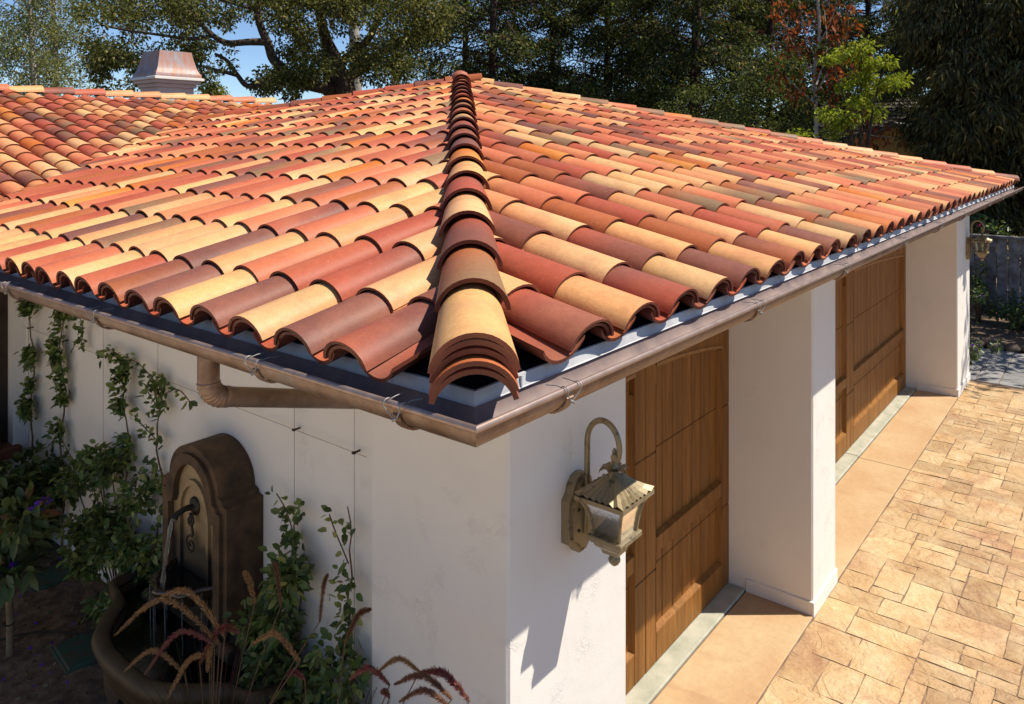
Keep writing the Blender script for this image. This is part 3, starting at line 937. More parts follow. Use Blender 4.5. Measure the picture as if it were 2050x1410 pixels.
# door side of the garage
h1 = ((1.38, 1.32, 0), (-.7071, .7071, 0))                # outward side of the near hip
h2 = ((ax, ay, 0), (.7071, .7071, 0))                     # beyond the far hip
def keeper(planes, w=.11):
    def f(p0, p1):
        st = 1
        for co, n in planes:
            a, b = side(p0, co, n), side(p1, co, n)
            if min(a, b) > w*.5: return 0
            if max(a, b) > -w: st = 2
        return st
    return f
cs = courses(.305, .397, 15)
colsR = [1.927 + .300*i for i in range(38)]
T, P_, RB = 'tan', 'peach', 'red'
overR = {(0,0): vv('red','brown','y'), (0,1): vv('tan','peach','x'), (0,2): vv('red','plum','d'), (0,3): vv('tan','cream','y'), (0,4): vv('brown','plum','x'), (0,5): vv('tan','peach','x'),
         (0,6): vv('rust','brown','d'), (0,7): vv('tan','peach','x'), (0,8): vv('brown','plum','x'), (0,9): vv('tan','cream','y'), (0,10): vv('olive','rust','d'), (0,11): vv('tan','peach','x'),
         (1,1): vv('red','red','x'), (1,2): vv('cream','peach','d'), (1,3): vv('red','brown','y'), (1,4): vv('tan','peach','x'), (1,5): vv('rust','rust','x'), (1,6): vv('cream','peach','d'), (1,7): vv('red','red','x'),
         (2,2): vv('red','brown','y'), (2,3): vv('cream','peach','d'), (2,4): vv('rust','rust','x'), (2,5): vv('red','red','x'), (2,6): vv('tan','peach','x')}
dr_caps, dr_pans = tile_plane(colsR, cs, lambda x, c: (x, 1.348 + c, zr(1.348 + c)), (0,1,MS), (0,-MS,1), keeper([h1, h2]),
    [((1.38,1.32,0), (-1,1,0)), ((ax,ay,0), (1,1,0))], .119, 'R', overR, a_pan=.125, A_pan=.95, hs=.71)
# planted side
vc = [1.807, 2.07, 2.335, 2.60, 2.855, 3.094, 3.334, 3.561, 3.774, 3.993, 4.19, 4.406, 4.616]
while vc[-1] < 9.7: vc.append(vc[-1] + .2135)
h3 = ((1.38, 1.32, 0), (.7071, -.7071, 0))
h4 = ((ax, ay, 0), (.7071, .7071, 0))
val = ((0, VALC + .04, 0), (-.7071, .7071, 0))
overL = {(0,0): vv('red','plum','d'), (0,1): vv('brown','plum','x'), (0,2): vv('tan','cream','y'), (0,3): vv('brown','plum','x'), (0,4): vv('tan','peach','x'), (0,5): vv('brown','plum','x'), (0,6): vv('rust','brown','d'),
         (0,7): vv('salmon','red','d'), (0,8): vv('tan','cream','y'), (0,9): vv('red','salmon','x'), (0,10): vv('salmon','red','d'), (0,11): vv('tan','peach','x'), (0,12): vv('red','red','x'),
         (1,1): vv('cream','peach','d'), (1,2): vv('red','plum','d'), (1,3): vv('red','salmon','x'), (1,4): vv('peach','salmon','y'), (1,5): vv('tan','peach','x'), (1,6): vv('brown','plum','x'), (1,7): vv('cream','tan','x'),
         (2,2): vv('cream','peach','d'), (2,3): vv('red','red','x'), (2,4): vv('tan','peach','x'), (2,5): vv('red','salmon','x'), (2,6): vv('red','plum','d')}
dl_caps, dl_pans = tile_plane(vc, cs, lambda x, c: (1.366 + c, x, zl(1.366 + c)), (1,0,MS), (-MS,0,1), keeper([h3, h4, val]),
    [((1.38,1.32,0), (1,-1,0)), ((ax,ay,0), (1,1,0)), ((0,VALC+.04,0), (-1,1,0))], .101, 'L', overL, a_pan=.082, A_pan=1.08, hs=.78)
place_tiles(dr_caps + dl_caps, roof, 'cap_tile', 'distant_cap_tiles', 300)
place_tiles(dr_pans + dl_pans, roof, 'pan_tile', 'distant_pan_tiles', 300)

# wing
wc = [-.4 + .2*i for i in range(37)]
wcs = courses(.25, .29, 18)
valw = ((0, VALC - .04, 0), (.7071, -.7071, 0))
wr = ((0, WR - .04, 0), (0, 1, 0))
hg = ((ax, ay, 0), (.7071, .7071, 0))
_kv = keeper([valw, wr], .085); _kr = keeper([wr], .085)
def keep_wing(p0, p1):
    # past the garage hip the wing slope runs on behind it, without a valley
    if p0[0] + p0[1] > ax + ay + .12 and p0[0] < 6.95: return 1 if _kr(p0, p1) == 1 else 0
    return _kv(p0, p1)
w_caps, w_pans = tile_plane(wc, wcs, lambda x, c: (x, 6.10 + c, zw(6.10 + c)), (0,1,MS), (0,-MS,1), keep_wing,
    [((0, VALC-.04, 0), (1,-1,0)), ((0, WR-.02, 0), (0,1,0))], .088, 'W', {}, 9, 1.2, a_pan=.067, A_pan=.95, hs=.76)
place_tiles(w_caps, wroof, 'cap_tile', 'distant_cap_tiles', 300)
place_tiles(w_pans, wroof, 'pan_tile', 'distant_pan_tiles', 200)

# hip and ridge tiles
def run(p0, d, n, step, a, key, parent, order=None, zc=(0,0,1), L=None, name='hip_tile', seg=16, lift=.020):
    d = Vector(d).normalized(); L = L or step * 1.22
    g = tile_geo(a, a*.82, L, True, 1.46, .014, lift, .002, seg, 3)
    for k in range(n):
        o = Vector(p0) + d * (step * k)
        vi = order[k] if order and k < len(order) else pickv()
        Mx = jitter(frame_of(o, d, zc), .004, .014)
        ob = link(name, tile_mesh(key, g, vi, trs.randint(0, 2)), parent); ob.matrix_basis = Mx
hd = Vector((1, 1, MS))
hip0 = Vector((1.40, 1.343, zl(1.40) + .048))
orderH = [vv('tan','tan','x'), vv('olive','rust','d'), vv('red','brown','y'), vv('cream','peach','d'), vv('red','plum','d'), vv('tan','peach','x'), vv('gold','orange','d'), vv('brown','plum','x'), vv('rust','brown','d'),
          vv('red','brown','y'), vv('tan','olive','y'), vv('rust','rust','x'), vv('rust','olive','y'), vv('gold','orange','d'), vv('red','red','x'), vv('rust','brown','d'), vv('red','brown','y'), vv('peach','salmon','y'), vv('cream','peach','d')]
step = .275 * hd.length
run(hip0, hd, 21, step, .118, 'H', roof, orderH, (-MS, -MS, 2))
# stack of extra tile ends under the foot of the hip
gk = tile_geo(.118, .112, .17, True, 1.30, .014, .0, .0, 18, 1)
for k in range(4):
    o = hip0 + hd.normalized() * (-.004 - .006*k + (.012 if k % 2 else 0)) + Vector((0, 0, .024 - .0235*(k + 1)))
    ob = link('starter_tile', tile_mesh('HS', gk, [IDX[('tan','tan','x')], 20, 8, 20][k], k), roof); ob.matrix_basis = frame_of(o, hd, (-MS, -MS, 2)) @ Matrix.Rotation(trs.uniform(-.02, .02), 4, 'Y')
run(Vector((13.0, 1.36, zr(1.36) + .045)), (-1, 1, MS), 21, step, .100, 'HF', roof, [vv('red','brown','y'), vv('tan','peach','x'), vv('salmon','red','d'), vv('peach','salmon','y'), vv('tan','peach','x'), vv('salmon','peach','x'), vv('cream','peach','d'), vv('tan','cream','y'), vv('salmon','peach','x')], (MS, -MS, 2), lift=.012)
nh = int((ax - hx) / .275) + 1
run(Vector((hx + .05, hy_ - .05, zl(hx + .05) + .022)), (1, -1, MS), nh, step, .112, 'HB', roof, [8, 20, 9, 7, 8, 20, 6, 7, 8, 20], (-MS, MS, 2), lift=.008)
mb = MB(); mb.lathe([(.125, 0), (.12, .05), (.085, .10), (.03, .125), (0, .128)], (ax, ay, za + .07), 18)
me = mb.mesh('apex_cap', M['tile'])
a_ = me.color_attributes.new('tcol', 'FLOAT_COLOR', 'POINT'); a_.data.foreach_set('color', list((.36,.11,.06,1.0)) * len(me.vertices))
link('apex_tile', me, roof)
run(Vector((7.0, WR, zw(WR) + .025)), (-1, 0, 0), 26, .36, .098, 'HW', wroof, [vv('cream','tan','x'), vv('peach','salmon','y'), vv('salmon','peach','x'), vv('tan','peach','x')], (0,0,1), name='ridge_tile')
# ------------------------------------------------------------------ wall lanterns
def lantern(u, label):
    root = thing('wall_lantern', label, 'lantern', (u, VW, 1.79), 'brass lanterns on the garage piers')
    v0 = VW
    bz = M['bronze']
    # back plate: stepped, waisted outline
    half = [(0, 1.800), (.028, 1.803), (.050, 1.830), (.078, 1.850), (.097, 1.862), (.097, 2.035), (.072, 2.058), (.062, 2.085), (.040, 2.112), (0, 2.124)]
    outl = [(x, z) for x, z in half] + [(-x, z) for x, z in half[::-1][1:-1]]
    mb = MB(); mb.prism(outl, lambda p, d: (u + p[0], d, p[1]), v0 - .002, v0 - .040)
    sc = [(x*.80, 1.962 + (z - 1.962)*.86) for x, z in outl]
    mb.prism(sc, lambda p, d: (u + p[0], d, p[1]), v0 - .038, v0 - .052)
    plate = mb.build('back_plate', bz, root)
    for z in (1.905, 1.99):
        MB().lathe([(0, .008), (.005, .006), (.008, 0)], (0, 0, 0), 8).build('screw', M['iron'], plate).matrix_basis = Matrix.Translation((u - .045, v0 - .052, z)) @ Matrix.Rotation(math.pi/2, 4, 'X')
    # swan-neck arm, rising from the plate
    arm = [(u, v0 + y, z) for y, z in ((-.054, 1.88), (-.062, 2.0), (-.062, 2.14), (-.063, 2.24))]
    arm += [(u, v0 - .142 + .079*math.cos(a), 2.262 + .100*math.sin(a)) for a in np.linspace(0.12, math.pi + .5, 18)]
    mb = MB(); mb.tube(arm, .0125, 8)
    a_ = mb.build('arm', bz, root)
    mb = MB(); mb.tube([(u - .02, v0 - .205, 2.232), (u + .02, v0 - .205, 2.232)], .014, 10); mb.build('scroll', bz, a_)
    av = v0 - .197                                   # axis of the lamp
    c = (u, av, 0)
    ring = [(u + .020*math.sin(a), av, 2.215 + .032*math.cos(a)) for a in np.linspace(0, 2*math.pi, 17)]
    MB().tube(ring, .0035, 6, cap=False).build('ring', bz, root)
    MB().lathe([(.004, 2.262), (.010, 2.25), (.009, 2.225), (.013, 2.215), (.007, 2.205), (.014, 2.195), (.020, 2.187), (.010, 2.178), (.012, 2.165), (.028, 2.158), (.03, 2.152)], c, 14).build('stem', bz, root)
    # crown of leaves
    for k in range(6):
        a = k * math.pi / 3 + .3
        mb = MB(); d = Vector((math.cos(a), math.sin(a), 0)); n = Vector((-d.y, d.x, 0)); o = Vector((u, av, 2.168))
        P = [(0.006, 0, .014), (.026, .008, .020), (.046, .018, .018), (.062, .006, .006)]
        vs = []
        for dd, hh, ww in P:
            for s in (-1, 0, 1): vs.append(o + d*dd + n*ww*s + Vector((0, 0, hh + (.004 if s else 0))))
        vs.append(o + d*.066 + Vector((0, 0, -.006)))
        fs = [(i*3 + j, i*3 + j + 1, i*3 + j + 4, i*3 + j + 3) for i in range(3) for j in range(2)] + [(9, 10, 12), (10, 11, 12)]
        mb.add(vs, fs + [tuple(f[::-1]) for f in []], 0, True); mb.build('crown_leaf', bz, root)
    # ribbed hood: square eaves, fan of flutes
    mb = MB(); N = 26; rows = []
    def sq(a, h):
        m = max(abs(math.cos(a)), abs(math.sin(a))); return (h*math.cos(a)/m, h*math.sin(a)/m)
    for t in (0, .35, .7, 1.0):
        h = .024 + (.117 - .024) * t; z = 2.158 - .072 * (t ** .85) + (.004 if t == 1 else 0)
        rows.append((h, z))
    vs = []
    for h, z in rows:
        for k in range(2*N):
            a = 2*math.pi*k/(2*N) + math.pi/4; x, y = sq(a, h)
            vs.append((u + x, av + y, z + (.008 if k % 2 else -.003) * (h/.117)))
    fs = []
    for i in range(len(rows) - 1):
        for k in range(2*N):
            p = i*2*N + k; q = i*2*N + (k+1) % (2*N); fs.append((p, p + 2*N, q + 2*N, q))
    mb.add(vs, fs, 0, False)
    hood = mb.build('hood', bz, root)
    mb = MB(); e = .117
    for (x0, y0, x1, y1) in ((-e, -e, e, -e+.006), (-e, e-.006, e, e), (-e, -e+.006, -e+.006, e-.006), (e-.006, -e+.006, e, e-.006)):
        mb.box((u + x0, av + y0, 2.068), (u + x1, av + y1, 2.085))
    mb.add([(u-e+.004, av-e+.004, 2.072), (u+e-.004, av-e+.004, 2.072), (u+e-.004, av+e-.004, 2.072), (u-e+.004, av+e-.004, 2.072)], [(0,1,2,3)])
    mb.build('hood_rim', bz, hood)
    # flared corner posts and seeded glass
    prof = [(.098, 2.066), (.084, 2.035), (.074, 2.0), (.067, 1.96), (.063, 1.925)]
    for sx in (-1, 1):
        for sy in (-1, 1):
            MB().tube([(u + sx*h, av + sy*h, z) for h, z in prof], .0075, 5, smooth=False).build('corner_post', bz, root)
    for k in range(4):
        a = k*math.pi/2; d = Vector((math.cos(a), math.sin(a), 0)); n = Vector((-d.y, d.x, 0)); mb = MB(); vs = []
        for h, z in prof:
            for s in (-1, 1): vs.append(Vector((u, av, z)) + d*(h - .003) + n*s*(h - .004))
        mb.add(vs, [(i*2, i*2+1, i*2+3, i*2+2) for i in range(len(prof)-1)], 0, True); mb.build('glass', M['seeded'], root)
    MB().lathe([(.012, 1.925), (.012, 1.985), (.022, 2.0), (.024, 2.02), (.014, 2.04), (0, 2.046)], c, 12).build('bulb', M['sill'], root)
    # tray, tapered base, pineapple finial
    mb = MB(); mb.box((u-.082, av-.082, 1.902), (u+.082, av+.082, 1.926), .004); mb.box((u-.070, av-.070, 1.893), (u+.070, av+.070, 1.903), .002)
    mb.build('tray', bz, root)
    mb = MB(); pr = [(.062, 1.894), (.058, 1.880), (.040, 1.862), (.034, 1.845), (.018, 1.838)]; vs = []
    for h, z in pr: vs += [(u-h, av-h, z), (u+h, av-h, z), (u+h, av+h, z), (u-h, av+h, z)]
    mb.add(vs, [(i*4+k, i*4+4+k, i*4+4+(k+1) % 4, i*4+(k+1) % 4) for i in range(len(pr)-1) for k in range(4)] + [(16, 17, 18, 19)])
    mb.build('base', bz, root)
    mb = MB(); vs = []; prf = [(.008, 1.840), (.019, 1.832), (.024, 1.82), (.022, 1.807), (.014, 1.795), (.003, 1.788)]
    for i, (rr, z) in enumerate(prf):
        for k in range(14): a = 2*math.pi*(k + (i % 2)*.5)/14; q = rr*(1.08 if k % 2 else .94); vs.append((u + q*math.cos(a), av + q*math.sin(a), z))
    mb.add(vs, [(i*14+k, i*14+14+k, i*14+14+(k+1) % 14, i*14+(k+1) % 14) for i in range(5) for k in range(14)], 0, False); mb.build('finial', bz, root)
    return root
lantern(2.55, 'aged brass lantern on the corner pier beside the single door')
lantern(12.12, 'small looking brass lantern on the far end pier, against the fence')

# ------------------------------------------------------------------ wall fountain
ftn = thing('wall_fountain', 'dark cast stone wall fountain with arched back and basin', 'fountain', (1.95, 3.875, GZ))
fc, uf, ub = 3.875, 1.976, UW - .002
def arch(wid, sh, top, neck, n=12, z0=GZ):
    """half outline: base, shoulder, small step, ogee into a round arch"""
    pts = [(wid, z0), (wid, sh - .06), (wid, sh), (wid - .035, sh + .004), (wid - .042, sh + .025)]
    r = wid - neck
    for a in np.linspace(.0, math.pi/2, n): pts.append((r*math.cos(a) , sh + .035 + (top - sh - .035)*math.sin(a)))
    k = pts[4]
    return pts
def outline(w, sh, top, neck, z0):
    h = arch(w, sh, top, neck, 14, z0)
    return [(fc - x, z) for x, z in h] + [(fc + x, z) for x, z in h[::-1][1:]]
out = outline(.322, 1.70, 1.935, .075, GZ)
mb = MB(); mb.prism(out, lambda p, d: (d, p[0], p[1]), ub, uf + .012, 0)
bp = mb.build('back_plate', M['fstone'], ftn)
# raised border with a stepped edge, framing the niche
def ringm(o1, o2, d0, d1, mat, name, parent):
    mb = MB(); n = len(o1)
    A = [(d1, p[0], p[1]) for p in o1]; B = [(d1, p[0], p[1]) for p in o2]
    A0 = [(d0, p[0], p[1]) for p in o1]; B0 = [(d0, p[0], p[1]) for p in o2]
    for i in range(n - 1):
        mb.add([A[i], A[i+1], B[i+1], B[i]], [(0,1,2,3)]); mb.add([A0[i], A0[i+1], A[i+1], A[i]], [(0,1,2,3)], 0, False); mb.add([B[i], B[i+1], B0[i+1], B0[i]], [(0,1,2,3)])
    return mb.build(name, mat, parent)
o1 = outline(.322, 1.70, 1.935, .075, 1.02); o2 = outline(.285, 1.665, 1.895, .072, 1.02); o3 = outline(.225, 1.60, 1.845, .05, 1.02)
ringm(o1, o2, uf + .012, uf - .004, M['fstone'], 'border', bp)
ringm(o2, o3, uf + .012, uf - .022, M['fstone'], 'moulding', bp)
# niche: pale back panel and a shallow inner arch
def flat(pts, d, mat, name, parent):
    mb = MB(); mb.add([(d, p[0], p[1]) for p in pts], [tuple(range(len(pts)))[::-1]]); return mb.build(name, mat, parent)
flat(o3, uf + .0095, M['fniche'], 'niche', bp)
inner = [(fc - .13, 1.06)] + [(fc - .13*math.cos(a), 1.56 + .17*math.sin(a)) for a in np.linspace(0, math.pi, 13)] + [(fc + .13, 1.06)]
inner2 = [(fc - .15, 1.06)] + [(fc - .15*math.cos(a), 1.56 + .20*math.sin(a)) for a in np.linspace(0, math.pi, 13)] + [(fc + .15, 1.06)]
ringm(inner2, inner, uf + .0095, uf - .006, M['fniche'], 'inner_arch', bp)
# side scrolls at the foot
for s in (-1, 1):
    pr = [(uf - .02, GZ), (uf - .02, 1.02), (uf + .03, 1.09), (ub, 1.22), (ub, GZ)]
    mb = MB(); mb.prism(pr, lambda p, d: (p[0], d, p[1]), fc + s*.322, fc + s*.44)
    mb.tube([(uf - .03, fc + s*.33, 1.04), (uf - .03, fc + s*.43, 1.04)], .035, 12)
    mb.build('side_scroll', M['fstone'], ftn)
# basin: bowed front, thick rounded rim
plan = [(2.135, 4.61), (1.93, 4.60), (1.86, 4.56), (1.835, 4.45), (1.80, 4.37), (1.71, 4.28), (1.625, 4.16), (1.585, 4.02), (1.572, 3.88), (1.575, 3.70), (1.60, 3.53), (1.69, 3.38), (1.79, 3.27), (1.825, 3.20), (1.85, 3.10), (1.93, 3.06), (2.135, 3.05)]
P2 = [Vector((a, b, 0)) for a, b in plan]
sm = spline(P2, 3)
cc = Vector((2.05, fc, 0))
def insetp(d): return [p + (cc - p).normalized() * d for p in sm]
levels = [(.10, .78, 0), (.055, .84, 0), (.035, .95, 0), (.0, .985, 0), (-.012, 1.02, 0), (.0, 1.05, 0), (.03, 1.062, 0), (.06, 1.05, 0), (.075, 1.02, 0), (.085, .93, 1)]
mb = MB(); n = len(sm); rows = [[(p.x, p.y, z) for p in insetp(d)] for d, z, _ in levels]
mb.add([q for r_ in rows for q in r_], [(i*n+k, i*n+k+1, i*n+n+k+1, i*n+n+k) for i in range(len(rows)-1) for k in range(n-1)], 0, True)
basin = mb.build('basin', M['frim'], ftn)
mb = MB(); mb.add([(p.x, p.y, .985) for p in insetp(.07)], [tuple(range(n))]); mb.build('pool', M['pool'], basin)
mb = MB(); mb.add([(p.x, p.y, 1.035) for p in insetp(.073)] + [(p.x, p.y, .95) for p in insetp(.079)], [(k, k+1, n+k+1, n+k) for k in range(n-1)], 0, True); mb.build('wet_lining', M['wetstone'], basin)
# scrolled feet
for (a, b) in ((1.70, 4.20), (1.70, 3.56), (1.66, 3.88)):
    mb = MB(); mb.tube([(a + .35, b, GZ + .07), (a + .02, b, GZ + .09)], [.08, .095], 16)
    for k in range(3): mb.tube([(a + .08 - .02*k, b, GZ + .09), (a + .072 - .02*k, b, GZ + .09)], .102, 16)
    mb.build('foot', M['fstone'], ftn)
mb = MB(); n2 = n; r0 = insetp(.16); mb.add([(p.x, p.y, GZ - .02) for p in r0] + [(p.x, p.y, .80) for p in insetp(.12)], [(k, k+1, n+k+1, n+k) for k in range(n-1)], 0, True); mb.build('pedestal', M['fstone'], ftn)
# shell bowl on the back plate
mb = MB(); seg = 22; prof = [(.0, 1.13), (.06, 1.14), (.12, 1.175), (.17, 1.225), (.195, 1.265), (.20, 1.285), (.185, 1.292), (.15, 1.262), (.0, 1.245)]; vs = []
for i, (r_, z) in enumerate(prof):
    for k in range(seg + 1):
        a = math.pi/2 + math.pi*k/seg; fl = 1 + (.07*math.cos(k*math.pi*8/seg) if 2 <= i <= 6 else 0)
        vs.append((uf + .008 + r_*fl*math.cos(a), fc + r_*fl*math.sin(a), z))
mb.add(vs, [(i*(seg+1)+k, (i+1)*(seg+1)+k, (i+1)*(seg+1)+k+1, i*(seg+1)+k+1) for i in range(len(prof)-1) for k in range(seg)], 0, True)
bowl = mb.build('bowl', M['wetstone'], ftn)
mb = MB(); mb.add([(uf + .008 + .165*math.cos(math.pi/2 + math.pi*k/seg), fc + .165*math.sin(math.pi/2 + math.pi*k/seg), 1.272) for k in range(seg + 1)], [tuple(range(seg + 1))]); mb.build('bowl_water', M['pool'], bowl)
# iron spout with rosette and scroll
sp = MB().lathe([(0, .012), (.02, .012), (.032, .006), (.046, .002), (.048, -.006)], (0, 0, 0), 14).build('rosette', M['iron'], ftn)
sp.matrix_basis = Matrix.Translation((uf + .002, fc, 1.625)) @ Matrix.Rotation(-math.pi/2, 4, 'Y')
MB().tube([(uf + .005, fc, 1.625), (uf - .045, fc, 1.63), (uf - .085, fc, 1.618), (uf - .10, fc, 1.60)], [.017, .015, .016, .019], 10).build('spout', M['iron'], ftn)
def curl(c, r0, turns, a0, s=1):
    return [(uf - .022, c[0] + s*r0*(1 - t*.82)*math.cos(a0 + turns*2*math.pi*t), c[1] + r0*(1 - t*.82)*math.sin(a0 + turns*2*math.pi*t)) for t in np.linspace(0, 1, 26)]
MB().tube(curl((fc - .01, 1.565), .034, 1.4, 1.4), .006, 6).build('scroll', M['iron'], ftn)
MB().tube([(uf - .02, fc, 1.60), (uf - .02, fc - .03, 1.50)] + curl((fc - .012, 1.44), .052, 1.5, .9, -1)[1:], .006, 6).build('scroll', M['iron'], ftn)
st = [(uf - .10 - .055*t, fc + .004*math.sin(9*t), 1.60 - .33*t*t - .0*t) for t in np.linspace(0, 1, 14)]
MB().tube(st, [.009 + .004*math.sin(i*1.7)*(i/14) for i in range(14)], 8).build('water_jet', M['water'], ftn)
for k in range(7):
    a = math.pi/2 + math.pi*(k + .6)/7.4; x = uf + .008 + .203*math.cos(a); y = fc + .203*math.sin(a)
    MB().tube([(x, y, 1.275), (x, y, 1.2), (x + .003, y, .99)], [.004, .003, .0025], 6).build('water_dribble', M['water'], ftn)

# ------------------------------------------------------------------ wall things: wires, socket, valve boxes
tr = thing('wire_trellis', 'thin steel wire trellis stretched on the shaded white wall', 'trellis', (UW, 4.6, 2.11))
WX = UW - .03
for z in (2.112,): MB().tube([(WX, 2.70, z), (WX, 6.72, z)], .0015, 5).build('wire', M['wire'], tr)
for v in (2.785, 3.24, 4.605, 5.337, 5.966, 6.60): MB().tube([(WX - .001, v, GZ), (WX - .001, v, 2.70)], .0015, 5).build('wire', M['wire'], tr)
for v in (2.785, 3.24, 4.605, 5.337, 5.966, 6.60):
    mb = MB(); mb.tube([(UW, v, 2.112), (WX - .012, v, 2.112)], .005, 6); mb.tube([(WX - .004, v - .009, 2.112), (WX - .004, v + .009, 2.112)], .006, 6); mb.build('eye_bolt', M['iron'], tr)
sk = thing('wall_socket', 'grey weatherproof socket box on the white wall among the vines', 'socket', (UW, 5.80, 1.16))
MB().box((UW - .045, 5.74, 1.085), (UW - .001, 5.90, 1.225), .008).build('box', M['socket'], sk)
MB().box((UW - .085, 5.755, 1.10), (UW - .046, 5.885, 1.215), .012).build('cover', M['socket'], sk)
for (a, b, w, h, rz, lab) in ((1.97, 5.72, .26, .20, .12, 'green valve box lid half covered with soil, beside the wall'), (1.80, 4.75, .22, .30, -.1, 'green valve box lid in the soil beside the fountain basin')):
    Mx = Matrix.Translation((a, b, GZ)) @ Matrix.Rotation(rz, 4, 'Z')
    t_ = thing('valve_box', lab, 'valve box', (a, b, GZ))
    MB().box((-w/2, -h/2, -.02), (w/2, h/2, .022), .008, M=Mx).build('lid', M['greenbox'], t_)
    MB().box((-w/2 - .012, -h/2 - .012, -.03), (w/2 + .012, h/2 + .012, .012), .004, M=Mx).build('rim', M['greenbox'], t_)
# ------------------------------------------------------------------ foliage tools
def unit(a): return a / np.maximum(np.linalg.norm(a, axis=-1, keepdims=True), 1e-9)
def leaf_quads(C, D, size, ratio=.5, fold=.25, droop=0.0, rng=RNG):
    """folded pointed leaves at C along D"""
    n = len(C); D = unit(D); size = np.broadcast_to(size, (n,))[:, None]
    r = unit(rng.normal(size=(n, 3))); S = unit(np.cross(D, r)); N = np.cross(S, D)
    base = C; tip = C + D * size + np.array([0, 0, -1]) * droop * size
    mid = C + D * size * .48
    l = mid + S * size * ratio * .5 + N * size * fold * .35; rr = mid - S * size * ratio * .5 + N * size * fold * .35
    V = np.stack([base, l, tip, rr], 1).reshape(-1, 3)
    k = np.arange(n)[:, None] * 4
    F = np.concatenate([k + np.array([[0, 1, 2]]), k + np.array([[0, 2, 3]])])
    return V, F
def leaf_ovals(C, D, size, ratio=.5, fold=.25, droop=0.0, rng=RNG):
    """rounder leaves for the plants near the lens: six points, folded along the rib"""
    n = len(C); D = unit(D); size = np.broadcast_to(size, (n,))[:, None]
    S = unit(np.cross(D, unit(rng.normal(size=(n, 3)) * .6 + np.array([-.6, 0, 1.0])))); N = np.cross(S, D)
    dz = np.array([0, 0, -1]) * droop * size
    w = size * ratio * .5; up = N * size * fold * .25
    a = C + D*size*.30; b = C + D*size*.68 + dz*.4; tip = C + D*size + dz
    V = np.stack([C, a + S*w*.92 + up, b + S*w*.80 + up, tip, b - S*w*.80 + up, a - S*w*.92 + up], 1).reshape(-1, 3)
    k = np.arange(n)[:, None] * 6
    F = np.concatenate([k + np.array([[0, 1, 2, 3]]), k + np.array([[0, 3, 4, 5]])])
    return V, F
def leaf_cols(n, pal, wts, jit=.2, rng=RNG, per=4):
    P = np.array(pal); c = P[rng.choice(len(P), n, p=np.array(wts)/sum(wts))]
    c = c * rng.uniform(1 - jit, 1 + jit, (n, 1)) * rng.uniform(1 - jit*.3, 1 + jit*.3, (n, 3))
    return np.repeat(c, per, 0)
def foliage(name, C, D, size, pal, wts, parent, mat='leaf', ratio=.5, droop=0.0, rng=RNG, jit=.22, **t):
    near = mat == 'leafglossy'
    V, F = (leaf_ovals if near else leaf_quads)(C, D, size, ratio, droop=droop, rng=rng)
    return link(name, np_mesh(name, V, F, M[mat], leaf_cols(len(C), pal, wts, jit, rng, 6 if near else 4)), parent, **t)

def limb(mb, pts, r0, r1, seg=7, n=5):
    sp = spline(pts, n); k = len(sp)
    mb.tube(sp, [r0 + (r1 - r0) * (i/(k-1))**.8 for i in range(k)], seg, cap=True)
    return sp

def clumps(centres, radii, per, rng, flat=.8, shell=.5):
    """points spread through clumps, thicker towards their skin"""
    out = []; dr = []
    for c, r, m in zip(centres, radii, per):
        d = unit(rng.normal(size=(m, 3))); q = rng.uniform(0, 1, (m, 1)) ** shell
        p = d * q * r * rng.uniform(.75, 1.15, (m, 1)); p[:, 2] *= flat
        out.append(np.array(c) + p); dr.append(unit(d + rng.normal(size=(m, 3)) * .7 + np.array([0, 0, -.15])))
    return np.concatenate(out), np.concatenate(dr)

GREEN = [(.08,.12,.028), (.13,.17,.04), (.048,.074,.02), (.2,.22,.055)]
OAK = [(.092,.10,.026), (.155,.15,.042), (.05,.056,.018), (.28,.25,.09)]  # brightest tone stands for sunlit leaves, put in as leaf colour
REDW = [(.058,.072,.022), (.11,.12,.034), (.028,.036,.013), (.24,.235,.065), (.16,.075,.03)]  # the yellowish green paints sunlit sprays into the foliage
CON = [(.105,.105,.04), (.17,.145,.052), (.06,.064,.03), (.28,.22,.08), (.08,.11,.072)]
PALE = [(.15,.16,.055), (.21,.21,.085), (.10,.115,.04), (.27,.26,.12)]

